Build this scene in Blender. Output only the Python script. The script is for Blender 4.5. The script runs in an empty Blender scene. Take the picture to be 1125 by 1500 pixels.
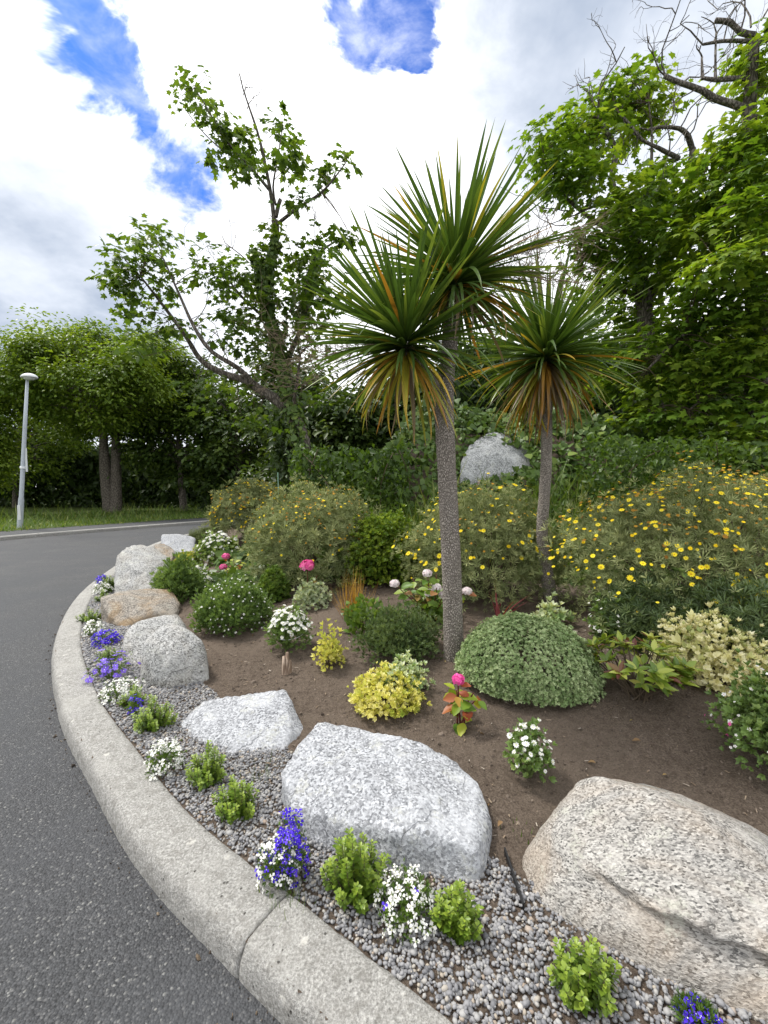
import bpy, bmesh, math, random
import numpy as np
from mathutils import Matrix, Vector

# ------------------------------------------------------------------ camera, sky, sun, exposure
SC = bpy.context.scene
COL = SC.collection
W0, H0, FPX, CAMH = 1125.0, 1500.0, 620.0, 1.5
PITCH = math.atan(35.0 / FPX)
cam_d = bpy.data.cameras.new('camera')
cam = bpy.data.objects.new('camera', cam_d)
COL.objects.link(cam)
cam.location = (0, 0, CAMH)
cam.rotation_euler = (math.pi / 2 - PITCH, 0, 0)
cam_d.sensor_fit = 'VERTICAL'
cam_d.sensor_height = 24.0
cam_d.lens = 24.0 * FPX / H0
cam_d.clip_start = 0.05
cam_d.clip_end = 2000
SC.camera = cam


def raydir(px, py):
    x = (px - W0 / 2) / FPX
    y = -(py - H0 / 2) / FPX
    return np.array([x, math.cos(PITCH) + y * math.sin(PITCH), -math.sin(PITCH) + y * math.cos(PITCH)])


SUN_EL, SUN_AZ = math.radians(58), math.radians(-62)   # azimuth clockwise from +Y: from the left, a little ahead
to_sun = Vector((math.sin(SUN_AZ) * math.cos(SUN_EL), math.cos(SUN_AZ) * math.cos(SUN_EL), math.sin(SUN_EL)))
sun_d = bpy.data.lights.new('sun', 'SUN')
sun_d.energy = 2.0
sun_d.angle = math.radians(10)
sun_d.color = (1.0, 0.96, 0.9)
sun = bpy.data.objects.new('sun', sun_d)
COL.objects.link(sun)
sun.rotation_euler = to_sun.to_track_quat('Z', 'Y').to_euler()

SC.view_settings.view_transform = 'Standard'
SC.view_settings.look = 'None'
SC.view_settings.gamma = 1
SC.view_settings.exposure = 1.15
SC.view_settings.use_curve_mapping = False
SC.cycles.max_bounces = 6
SC.cycles.diffuse_bounces = 3
SC.cycles.glossy_bounces = 2
SC.cycles.transmission_bounces = 4
SC.cycles.use_denoising = True

world = bpy.data.worlds.new('World')
SC.world = world
world.use_nodes = True


class NT:
    """tiny node-tree helper"""
    def __init__(s, tree):
        s.t = tree
        s.n = tree.nodes
        s.l = tree.links
        s.n.clear()

    def add(s, typ, **kw):
        n = s.n.new(typ)
        for k, v in kw.items():
            setattr(n, k, v)
        return n

    def put(s, sock, v):
        if hasattr(v, 'is_linked') or isinstance(v, bpy.types.NodeSocket):
            s.l.new(v, sock)
        else:
            if isinstance(v, (tuple, list)) and len(v) == 3 and sock.type == 'RGBA':
                v = (*v, 1)
            sock.default_value = v

    def math(s, op, a, b=None, clamp=False):
        n = s.add('ShaderNodeMath', operation=op, use_clamp=clamp)
        s.put(n.inputs[0], a)
        if b is not None:
            s.put(n.inputs[1], b)
        return n.outputs[0]

    def vmath(s, op, a, b=None):
        n = s.add('ShaderNodeVectorMath', operation=op)
        s.put(n.inputs[0], a)
        if b is not None:
            s.put(n.inputs[1], b)
        return n.outputs['Value'] if op in ('DOT_PRODUCT', 'LENGTH', 'DISTANCE') else n.outputs[0]

    def mix(s, f, a, b, blend='MIX'):
        n = s.add('ShaderNodeMix', data_type='RGBA', blend_type=blend)
        s.put(n.inputs[0], f)
        s.put(n.inputs[6], a)
        s.put(n.inputs[7], b)
        return n.outputs[2]

    def sstep(s, v, lo, hi, a=0.0, b=1.0):
        n = s.add('ShaderNodeMapRange', interpolation_type='SMOOTHSTEP')
        s.put(n.inputs[0], v)
        for i, q in enumerate((lo, hi, a, b)):
            n.inputs[i + 1].default_value = q
        return n.outputs[0]

    def noise(s, vec, scale, detail=4, rough=0.55, dist=0.0):
        n = s.add('ShaderNodeTexNoise')
        s.put(n.inputs['Vector'], vec)
        n.inputs['Scale'].default_value = scale
        n.inputs['Detail'].default_value = detail
        n.inputs['Roughness'].default_value = rough
        n.inputs['Distortion'].default_value = dist
        return n.outputs['Fac']

    def voro(s, vec, scale, feature='F1', out='Distance', rand=1.0):
        n = s.add('ShaderNodeTexVoronoi', feature=feature)
        s.put(n.inputs['Vector'], vec)
        n.inputs['Scale'].default_value = scale
        n.inputs['Randomness'].default_value = rand
        return n.outputs[out]

    def ramp(s, f, stops, interp='LINEAR'):
        n = s.add('ShaderNodeValToRGB')
        cr = n.color_ramp
        cr.interpolation = interp
        while len(cr.elements) < len(stops):
            cr.elements.new(0.5)
        for e, (p, c) in zip(cr.elements, stops):
            e.position = p
            e.color = (*c, 1)
        s.put(n.inputs[0], f)
        return n.outputs[0]

    def bump(s, h, strength, dist):
        n = s.add('ShaderNodeBump')
        n.inputs['Strength'].default_value = strength
        n.inputs['Distance'].default_value = dist
        s.put(n.inputs['Height'], h)
        return n.outputs[0]


# cloudy sky: physical sky seen through gaps between bright clouds
w = NT(world.node_tree)
tc = w.add('ShaderNodeTexCoord').outputs['Generated']
dirv = w.vmath('NORMALIZE', tc)
sky = w.add('ShaderNodeTexSky', sky_type='NISHITA')
sky.sun_disc = False
sky.sun_elevation = SUN_EL
sky.sun_rotation = SUN_AZ
sky.air_density = 1.0
sky.dust_density = 0.6
sky.ozone_density = 2.5
sep = w.add('ShaderNodeSeparateXYZ')
w.put(sep.inputs[0], dirv)
zz = w.math('ADD', w.math('MAXIMUM', sep.outputs[2], 0.0), 0.32)
cmb = w.add('ShaderNodeCombineXYZ')
w.put(cmb.inputs[0], w.math('DIVIDE', sep.outputs[0], zz))
w.put(cmb.inputs[1], w.math('DIVIDE', sep.outputs[1], zz))
plane = cmb.outputs[0]
n_edge = w.noise(plane, 3.2, 7, 0.6, 0.3)
n_big = w.noise(plane, 1.1, 5, 0.5, 0.2)
n_shade = w.noise(plane, 2.0, 6, 0.55)
jit = w.math('MULTIPLY', w.math('SUBTRACT', n_edge, 0.5), 0.42)


def gap(px, py, rpx, soft=0.35):
    d = raydir(px, py)
    d = d / np.linalg.norm(d)
    an = w.math('ADD', w.math('ARCCOSINE', w.math('MINIMUM', w.vmath('DOT_PRODUCT', dirv, tuple(d)), 1.0)), jit)
    a = rpx / FPX * float(d[1]) * 0.95
    return w.sstep(an, a * (1 + soft), a * (1 - soft))


gaps = None
for g in [(105, 5, 52), (135, 60, 46), (165, 105, 46), (195, 145, 46), (222, 185, 48), (250, 215, 60), (272, 240, 56), (505, 2, 36), (545, 5, 42), (580, 25, 38), (602, 50, 20), (90, -80, 60), (545, -70, 60)]:
    q = gap(*g)
    gaps = q if gaps is None else w.math('MAXIMUM', gaps, q)
wild = w.sstep(n_big, 0.24, 0.20)
gaps = w.math('MAXIMUM', gaps, wild)
wisps = w.sstep(w.noise(plane, 5.5, 6, 0.62, 0.5), 0.40, 0.74)
gaps = w.math('MULTIPLY', gaps, w.math('SUBTRACT', 1.0, w.math('MULTIPLY', wisps, 0.6)))
grey = w.math('MAXIMUM', gap(10, 470, 250, 0.75), w.math('MULTIPLY', gap(930, 60, 230, 0.55), 1.0))
grey = w.math('MAXIMUM', grey, w.math('MULTIPLY', gap(210, 330, 130, 0.8), 0.6))
low = w.sstep(sep.outputs[2], 0.42, 0.0, 0.0, 0.25)
grey = w.math('ADD', w.math('MULTIPLY', grey, w.sstep(n_shade, 0.30, 0.62, 0.55, 1.0)), w.math('MULTIPLY', low, n_shade), clamp=True)
grey = w.math('ADD', grey, w.sstep(n_shade, 0.62, 0.9, 0.0, 0.5), clamp=True)
cloud = w.mix(grey, (7.6, 7.7, 7.9), (1.9, 2.3, 3.0))
blue = w.mix(1.0, sky.outputs[0], (0.22, 0.44, 0.90), 'MULTIPLY')
final = w.mix(gaps, cloud, blue)
bg = w.add('ShaderNodeBackground')
w.put(bg.inputs[0], final)
bg.inputs[1].default_value = 0.1
wo = w.add('ShaderNodeOutputWorld')
w.l.new(bg.outputs[0], wo.inputs[0])

# ------------------------------------------------------------------ numeric helpers
RS = np.random.RandomState(7)
random.seed(7)


def D(px, py, Y):
    d = raydir(px, py)
    t = Y / d[1]
    return np.array([d[0] * t, Y, CAMH + d[2] * t])


def P(px, py, z=0.0):
    d = raydir(px, py)
    t = (z - CAMH) / d[2]
    return np.array([d[0] * t, d[1] * t, z])


def sst(a, b, x):
    t = np.clip((x - a) / (b - a), 0, 1)
    return t * t * (3 - 2 * t)


_perm = np.random.RandomState(3).permutation(512)
_grad = np.random.RandomState(4).normal(size=(512, 3))
_grad /= np.linalg.norm(_grad, axis=1)[:, None]


def perlin(p, scale=1.0, seed=0):
    p = np.asarray(p, float) * scale + seed * 17.31
    i = np.floor(p).astype(int)
    f = p - i
    u = f * f * f * (f * (f * 6 - 15) + 10)
    r = 0
    for dx in (0, 1):
        for dy in (0, 1):
            for dz in (0, 1):
                h = _perm[(_perm[(_perm[(i[..., 0] + dx) & 511] + i[..., 1] + dy) & 511] + i[..., 2] + dz) & 511]
                g = _grad[h]
                v = g[..., 0] * (f[..., 0] - dx) + g[..., 1] * (f[..., 1] - dy) + g[..., 2] * (f[..., 2] - dz)
                r = r + v * (u[..., 0] if dx else 1 - u[..., 0]) * (u[..., 1] if dy else 1 - u[..., 1]) * (u[..., 2] if dz else 1 - u[..., 2])
    return r


def fbm(p, scale=1.0, seed=0, octv=4, gain=0.5):
    a, s, r = 1.0, scale, 0
    for k in range(octv):
        r = r + a * perlin(p, s, seed + k)
        a *= gain
        s *= 2.03
    return r


def catmull(pts, step):
    pts = [np.array(p, float) for p in pts]
    pts = [2 * pts[0] - pts[1]] + pts + [2 * pts[-1] - pts[-2]]
    out = []
    for i in range(1, len(pts) - 2):
        p0, p1, p2, p3 = pts[i - 1:i + 3]
        n = max(2, int(np.linalg.norm(p2 - p1) / step))
        for k in range(n):
            t = k / n
            out.append(0.5 * ((2 * p1) + (-p0 + p2) * t + (2 * p0 - 5 * p1 + 4 * p2 - p3) * t * t + (-p0 + 3 * p1 - 3 * p2 + p3) * t ** 3))
    out.append(pts[-2])
    return np.array(out)


# kerb line (outer foot), from the road contact pixels, then on round the bed
KERB_CTRL = [(9, -4.2), (5, -2.3), (2.4, -0.75), (0.9, 0.27), (-0.29, 1.1), (-0.92, 1.54), (-1.42, 1.99), (-2.16, 2.72), (-3.12, 3.92), (-4.10, 5.6),
             (-4.94, 7.69), (-5.6, 9.6), (-6.0, 11.5), (-6.0, 13.5), (-5.4, 15.6), (-4.0, 18), (-1, 20.5), (5, 23.5), (18, 28), (60, 42)]
KPATH = catmull(KERB_CTRL, 0.06)
KCOARSE = catmull(KERB_CTRL, 0.35)
KW = 0.215


def kerb_d(x, y):
    """signed distance from the kerb's outer foot, positive inside the bed"""
    q = np.stack([np.ravel(x), np.ravel(y)], 1).astype(float)
    A, B = KCOARSE[:-1], KCOARSE[1:]
    out = np.empty(len(q))
    for s in range(0, len(q), 20000):
        c = q[s:s + 20000]
        ab = B - A
        ap = c[:, None, :] - A[None]
        t = np.clip((ap * ab[None]).sum(2) / (ab ** 2).sum(1)[None], 0, 1)
        e = ap - t[..., None] * ab[None]
        dd = (e ** 2).sum(2)
        k = dd.argmin(1)
        r = np.arange(len(c))
        cr = ab[k, 0] * ap[r, k, 1] - ab[k, 1] * ap[r, k, 0]
        out[s:s + 20000] = np.sqrt(dd[r, k]) * np.where(cr < 0, 1, -1)
    return out.reshape(np.shape(x))


def HT(x, y):
    x = np.asarray(x, float)
    y = np.asarray(y, float)
    d = kerb_d(x, y)
    h = 0.095 + 0.17 * sst(0.7, 2.8, d)
    h = h + 2.15 * sst(5.5, 9.6, y + 0.2 * (x - 2)) * sst(-1.9, 1.3, x) * sst(0.6, 3.0, d)
    h = h + 0.5 * sst(7, 12, y) * sst(1.2, 3.5, d)
    return h


def G(px, py, dz=0.0):
    """terrain point under a pixel"""
    d = raydir(px, py)
    ts = np.linspace(0.6, 26, 1300)
    p = np.array([0, 0, CAMH])[None] + ts[:, None] * d[None]
    h = HT(p[:, 0], p[:, 1]) + dz
    b = np.nonzero(p[:, 2] <= h)[0]
    return np.array([*p[b[0], :2], h[b[0]]]) if len(b) else p[-1]


def onto(x, y, dz=0.0):
    return np.array([x, y, float(HT(x, y)) + dz])


# ------------------------------------------------------------------ mesh helpers
def mk(name, V, F, mats, root=None, parent=None, smooth=True, rnd=None, midx=None, kind=None, loc=None):
    """one mesh object from arrays; vertices in world space, stored relative to the root/loc"""
    V = np.asarray(V, float)
    if loc is None:
        loc = np.array(root.location) if root is not None else np.zeros(3)
    me = bpy.data.meshes.new(name)
    if isinstance(F, np.ndarray):
        n, k = F.shape
        tot = np.full(n, k, np.int32)
        flat = F.ravel().astype(np.int32)
    else:
        n = len(F)
        tot = np.array([len(f) for f in F], np.int32)
        flat = np.fromiter((i for f in F for i in f), np.int32)
    me.vertices.add(len(V))
    me.vertices.foreach_set('co', (V - loc).astype(np.float32).ravel())
    me.loops.add(len(flat))
    me.loops.foreach_set('vertex_index', flat)
    me.polygons.add(n)
    st = np.zeros(n, np.int32)
    st[1:] = np.cumsum(tot)[:-1]
    me.polygons.foreach_set('loop_start', st)
    me.polygons.foreach_set('loop_total', tot)
    me.polygons.foreach_set('use_smooth', np.full(n, bool(smooth)))
    if not isinstance(mats, (list, tuple)):
        mats = [mats]
    for m in mats:
        me.materials.append(m)
    if midx is not None:
        me.polygons.foreach_set('material_index', np.asarray(midx, np.int32))
    me.update(calc_edges=True)
    if rnd is not None:
        at = me.attributes.new('rnd', 'FLOAT', 'POINT')
        at.data.foreach_set('value', np.asarray(rnd, np.float32))
    o = bpy.data.objects.new(name, me)
    COL.objects.link(o)
    p = parent if parent is not None else root
    if p is not None:
        o.parent = p
    else:
        o.location = loc
    if kind:
        o['kind'] = kind
    return o


def thing(name, label, cat, loc, group=None):
    o = bpy.data.objects.new(name, None)
    COL.objects.link(o)
    o.empty_display_size = 0.1
    o.location = tuple(float(v) for v in loc)
    o['label'] = label
    o['category'] = cat
    if group:
        o['group'] = group
    return o


def tag(o, label, cat, group=None):
    o['label'] = label
    o['category'] = cat
    if group:
        o['group'] = group
    return o


def nrm(v):
    return v / np.maximum(np.linalg.norm(v, axis=-1, keepdims=True), 1e-9)


def orient(t, n):
    """rotation matrices with local Y along t, local Z near n"""
    y = nrm(t)
    z = n - (n * y).sum(1, keepdims=True) * y
    bad = np.linalg.norm(z, axis=1) < 1e-4
    z[bad] = np.array([1, 0.3, 0.2])
    z = nrm(z - (z * y).sum(1, keepdims=True) * y)
    x = np.cross(y, z)
    return np.stack([x, y, z], 2)


class Inst:
    """collects instanced templates into one mesh"""
    def __init__(s):
        s.V, s.F, s.R, s.M, s.n = [], [], [], [], 0

    def add(s, tm, pos, R, sc, rnd):
        V, F, M = tm
        N = len(pos)
        if N == 0:
            return
        sc = np.asarray(sc, float)
        if sc.ndim == 1:
            sc = np.repeat(sc[:, None], 3, 1)
        v = np.einsum('nij,nkj->nki', R, V[None] * sc[:, None, :]) + pos[:, None, :]
        k = len(V)
        s.V.append(v.reshape(-1, 3))
        s.F.append((F[None] + (np.arange(N) * k)[:, None, None] + s.n).reshape(-1, 3))
        s.R.append(np.repeat(rnd, k))
        s.M.append(np.tile(M, N))
        s.n += N * k

    def addmesh(s, V, F, r=0.5, m=0):
        s.V.append(V)
        s.F.append(F + s.n)
        s.R.append(np.full(len(V), r))
        s.M.append(np.full(len(F), m))
        s.n += len(V)

    def build(s, name, mats, root=None, **kw):
        return mk(name, np.concatenate(s.V), np.concatenate(s.F), mats, root, rnd=np.concatenate(s.R), midx=np.concatenate(s.M), **kw)


def T(V, F, M=None):
    F = np.array(F)
    return np.array(V, float), F, (np.zeros(len(F), int) if M is None else np.array(M))


def t_leaf2(w=0.5, fold=0.12, droop=0.0):
    return T([(0, 0, 0), (-w / 2, .5, fold), (0, 1, -droop), (w / 2, .5, fold)], [(0, 2, 1), (0, 3, 2)])


def t_oval(w=0.5, fold=0.1, droop=0.12, base=0.7):
    return T([(0, 0, 0), (-w / 2 * base, .3, fold), (0, .3, 0), (w / 2 * base, .3, fold), (-w / 2, .62, fold - droop * .3), (0, .62, -droop * .35), (w / 2, .62, fold - droop * .3), (0, 1, -droop)],
             [(0, 2, 1), (0, 3, 2), (1, 2, 5), (1, 5, 4), (2, 3, 6), (2, 6, 5), (4, 5, 7), (5, 6, 7)])


def t_lobed(d=0.12):
    o = [(0, 0), (.22, -.06), (.50, .06), (.34, .30), (.60, .66), (.26, .60), (.10, .84), (0, 1.06)]
    o = o + [(-x, y) for x, y in o[-2:0:-1]]
    V = [(0, .33, 0)] + [(x, y, -d * (x * x + (y - .33) ** 2) * 1.6 + 0.05 * abs(x)) for x, y in o]
    n = len(o)
    return T(V, [(0, 1 + (i + 1) % n, 1 + i)[::-1] for i in range(n)])


def t_blade(w=0.06, bend=0.3, segs=4):
    V, F = [], []
    for i in range(segs + 1):
        t = i / segs
        ww = w * (1 - t ** 2) * .5 + .001
        V += [(-ww, t, -bend * t * t), (ww, t, -bend * t * t)]
        if i:
            a = 2 * i - 2
            F += [(a, a + 1, a + 3), (a, a + 3, a + 2)]
    return T(V, F)


def t_tuft(n=7, w=0.16, up=0.9, seed=0, spread=1.0):
    """rosette of narrow leaves round local Y"""
    r = np.random.RandomState(seed)
    V, F = [], []
    for i in range(n):
        a = 2 * math.pi * i / n + r.uniform(-.3, .3)
        rad = spread * r.uniform(.55, 1.0)
        tip = np.array([math.cos(a) * rad, up * r.uniform(.55, 1.1), math.sin(a) * rad])
        side = np.array([-math.sin(a), 0, math.cos(a)]) * w * .5
        mid = tip * .55 + np.array([0, .08, 0])
        b = len(V)
        V += [(0, 0, 0), tuple(mid - side), tuple(tip), tuple(mid + side)]
        F += [(b, b + 1, b + 2), (b, b + 2, b + 3)]
    return T(V, F)


def t_flower(n=5, w=0.6, cup=0.2, centre=0.22, gap=0.0):
    """petals in the XZ plane facing +Y; material 0 petals, 1 eye"""
    V, F, M = [], [], []
    for i in range(n):
        a = 2 * math.pi * i / n
        d = np.array([math.cos(a), 0, math.sin(a)])
        s = np.array([-math.sin(a), 0, math.cos(a)]) * w * .5
        b = len(V)
        V += [(0, 0, 0), tuple(d * .62 - s + (0, cup * .6, 0)), tuple(d + (0, cup, 0)), tuple(d * .62 + s + (0, cup * .6, 0))]
        F += [(b, b + 2, b + 1), (b, b + 3, b + 2)]
        M += [0, 0]
    if centre:
        b = len(V)
        V += [(0, .16, 0)]
        k = 6
        for i in range(k):
            a = 2 * math.pi * i / k
            V.append((math.cos(a) * centre, .09, math.sin(a) * centre))
        for i in range(k):
            F.append((b, b + 1 + (i + 1) % k, b + 1 + i))
            M.append(1)
    return T(V, F, M)


def t_ico(sub, seed=0, rough=0.25, flat=(1, 1, 1)):
    bm = bmesh.new()
    bmesh.ops.create_icosphere(bm, subdivisions=sub, radius=1)
    V = np.array([v.co[:] for v in bm.verts])
    F = [[v.index for v in f.verts] for f in bm.faces]
    bm.free()
    V = V * (1 + rough * perlin(V, 1.1, seed))[:, None] * np.array(flat)
    return T(V, F)


def tube(pts, rad, sides=8, jitter=0.0, seed=0, cap=True):
    pts = np.array(pts, float)
    n = len(pts)
    rad = np.interp(np.linspace(0, 1, n), np.linspace(0, 1, len(rad)), rad) if len(rad) != n else np.array(rad, float)
    tan = nrm(np.gradient(pts, axis=0))
    up = np.array([0.31, 0.87, 0.2]) if abs(tan[0, 2]) > 0.8 else np.array([0, 0, 1.0])
    x = nrm(np.cross(tan[0], up)[None])[0]
    V = []
    ang = np.linspace(0, 2 * math.pi, sides, endpoint=False)
    for i in range(n):
        x = x - tan[i] * np.dot(x, tan[i])
        x = x / np.linalg.norm(x)
        y = np.cross(tan[i], x)
        V.append(pts[i] + rad[i] * (np.cos(ang)[:, None] * x + np.sin(ang)[:, None] * y))
    V = np.concatenate(V)
    if jitter:
        c = np.repeat(pts, sides, 0)
        V = c + (V - c) * (1 + jitter * fbm(V * np.array([1, 1, .5]), 0.9 / max(rad[0], .02), seed, 3))[:, None]
    i, j = np.meshgrid(np.arange(n - 1), np.arange(sides), indexing='ij')
    a = i * sides + j
    b = i * sides + (j + 1) % sides
    F = np.concatenate([np.stack([a, b, b + sides], -1).reshape(-1, 3), np.stack([a, b + sides, a + sides], -1).reshape(-1, 3)])
    if cap:
        V = np.concatenate([V, pts[-1:] + tan[-1] * rad[-1] * .4])
        k = len(V) - 1
        j = np.arange(sides)
        F = np.concatenate([F, np.stack([(n - 1) * sides + j, (n - 1) * sides + (j + 1) % sides, np.full(sides, k)], 1)])
    return V, F


def box(c, s):
    c, s = np.array(c, float), np.array(s, float) / 2
    V = np.array([(x, y, z) for x in (-1, 1) for y in (-1, 1) for z in (-1, 1)]) * s + c
    F = np.array([(0, 1, 3), (0, 3, 2), (4, 6, 7), (4, 7, 5), (0, 4, 5), (0, 5, 1), (2, 3, 7), (2, 7, 6), (0, 2, 6), (0, 6, 4), (1, 5, 7), (1, 7, 3)])
    return V, F


def rdir(n, rs=RS, zmin=-1.0):
    v = nrm(rs.normal(size=(n, 3)))
    v[:, 2] = np.where(v[:, 2] < zmin, -v[:, 2] * 0.5, v[:, 2])
    return nrm(v)


# ------------------------------------------------------------------ materials
def mat(name):
    m = bpy.data.materials.new(name)
    m.use_nodes = True
    return m, NT(m.node_tree)


def finish(n, col, rough=0.8, nor=None, spec=0.3, extra=None):
    b = n.add('ShaderNodeBsdfPrincipled')
    n.put(b.inputs['Base Color'], col)
    n.put(b.inputs['Roughness'], rough)
    b.inputs['Specular IOR Level'].default_value = spec
    if nor is not None:
        n.put(b.inputs['Normal'], nor)
    for k, v in (extra or {}).items():
        n.put(b.inputs[k], v)
    o = n.add('ShaderNodeOutputMaterial')
    n.l.new(b.outputs[0], o.inputs[0])
    return b


def m_leaf(name, stops, trans=0.35, rough=0.45, spec=0.35, objrand=False, tint=(1.25, 1.2, 0.45)):
    m, n = mat(name)
    if objrand:
        f = n.add('ShaderNodeObjectInfo').outputs['Random']
    else:
        a = n.add('ShaderNodeAttribute')
        a.attribute_name = 'rnd'
        f = a.outputs['Fac']
    c = n.ramp(f, stops)
    b = n.add('ShaderNodeBsdfPrincipled')
    n.put(b.inputs['Base Color'], c)
    b.inputs['Roughness'].default_value = rough
    b.inputs['Specular IOR Level'].default_value = spec
    t = n.add('ShaderNodeBsdfTranslucent')
    n.put(t.inputs[0], n.mix(1.0, c, tint, 'MULTIPLY'))
    mx = n.add('ShaderNodeMixShader')
    mx.inputs[0].default_value = trans
    n.l.new(b.outputs[0], mx.inputs[1])
    n.l.new(t.outputs[0], mx.inputs[2])
    o = n.add('ShaderNodeOutputMaterial')
    n.l.new(mx.outputs[0], o.inputs[0])
    return m


def m_plain(name, col, rough=0.6, spec=0.3, var=0.25, scale=20, bump=0.0, metallic=0.0):
    m, n = mat(name)
    tcn = n.add('ShaderNodeTexCoord').outputs['Object']
    v = n.noise(tcn, scale, 4)
    c = n.mix(v, tuple(x * (1 - var) for x in col), tuple(min(1, x * (1 + var)) for x in col))
    finish(n, c, rough, n.bump(v, bump, 0.01) if bump else None, spec, {'Metallic': metallic})
    return m


def m_bark(name, dark, light, scale=30, stretch=(1, 1, .35), bump=0.8, dist=0.012):
    m, n = mat(name)
    tcn = n.add('ShaderNodeTexCoord').outputs['Object']
    v = n.vmath('MULTIPLY', tcn, stretch)
    a = n.voro(v, scale, 'DISTANCE_TO_EDGE')
    b = n.noise(v, scale * 1.7, 6, 0.65)
    big = n.noise(tcn, 3.0, 3)
    h = n.math('ADD', n.sstep(a, 0.0, 0.28), n.math('MULTIPLY', b, 0.8))
    c = n.mix(n.sstep(h, 0.3, 1.35), dark, light)
    c = n.mix(n.sstep(big, 0.35, 0.7, 0.0, 0.45), c, tuple(x * 0.55 for x in light))
    finish(n, c, 0.9, n.bump(h, bump, dist), 0.15)
    return m


def m_granite(name, base, dark, warm=None, warm_amt=0.0, scale=1.0, streak=None, lichen=0.5):
    m, n = mat(name)
    tcn = n.add('ShaderNodeTexCoord').outputs['Object']
    v = n.vmath('MULTIPLY', tcn, streak) if streak else tcn
    g1 = n.voro(v, 115 * scale, 'F1', 'Color')
    sp = n.add('ShaderNodeSeparateColor')
    n.put(sp.inputs[0], g1)
    fine = n.noise(v, 110 * scale, 4, 0.7)
    mid = n.noise(v, 24, 5, 0.65)
    big = n.noise(v, 4.5, 5, 0.6)
    lum = n.math('ADD', n.math('MULTIPLY', sp.outputs[0], 0.5), n.math('MULTIPLY', fine, 0.55))
    c = n.ramp(lum, [(0.26, dark), (0.42, tuple(b * .6 for b in base)), (0.6, base), (0.85, tuple(min(.86, b * 1.4) for b in base))])
    c = n.mix(n.sstep(mid, 0.35, 0.7, 0.0, 0.45), c, tuple(b * 0.62 for b in base))
    c = n.mix(n.sstep(big, 0.48, 0.72, 0.0, lichen), c, tuple(min(.8, b * 1.35) for b in base))
    if warm:
        wv = n.noise(v, 2.6, 5, 0.6, 0.8)
        c = n.mix(n.sstep(wv, 0.40, 0.68, 0.0, warm_amt), c, n.mix(lum, tuple(x * .5 for x in warm), tuple(x * 1.3 for x in warm)))
    spots = n.sstep(n.voro(tcn, 11, 'F1'), 0.13, 0.07)
    spots = n.math('MULTIPLY', spots, n.sstep(n.noise(tcn, 6, 2), 0.5, 0.6))
    c = n.mix(n.math('MULTIPLY', spots, 0.7), c, (0.06, 0.06, 0.055))
    h = n.math('ADD', n.math('MULTIPLY', fine, 0.5), n.math('ADD', mid, n.math('MULTIPLY', sp.outputs[0], 0.3)))
    wob = n.add('ShaderNodeTexNoise')
    n.put(wob.inputs['Vector'], tcn)
    wob.inputs['Scale'].default_value = 4.0
    wob.inputs['Detail'].default_value = 5
    cv = n.vmath('ADD', tcn, n.vmath('MULTIPLY', wob.outputs['Color'], (.28, .28, .28)))
    crack = n.math('MULTIPLY', n.sstep(n.voro(cv, 2.1, 'DISTANCE_TO_EDGE'), 0.016, 0.002), n.sstep(n.noise(tcn, 2.4, 2), 0.5, 0.62))
    c = n.mix(n.math('MULTIPLY', crack, 0.28), c, tuple(x * 0.8 for x in dark))
    patch = n.math('MULTIPLY', n.sstep(n.noise(tcn, 7.5, 6, 0.7), 0.56, 0.64), n.sstep(n.noise(tcn, 60, 3), 0.38, 0.58))
    c = n.mix(n.math('MULTIPLY', patch, 0.45 * lichen + .12), c, (.50, .50, .43))
    h = n.math('SUBTRACT', h, n.math('MULTIPLY', crack, 0.6))
    finish(n, c, 0.88, n.bump(h, 0.9, 0.012), 0.2)
    return m


M = {}


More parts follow.
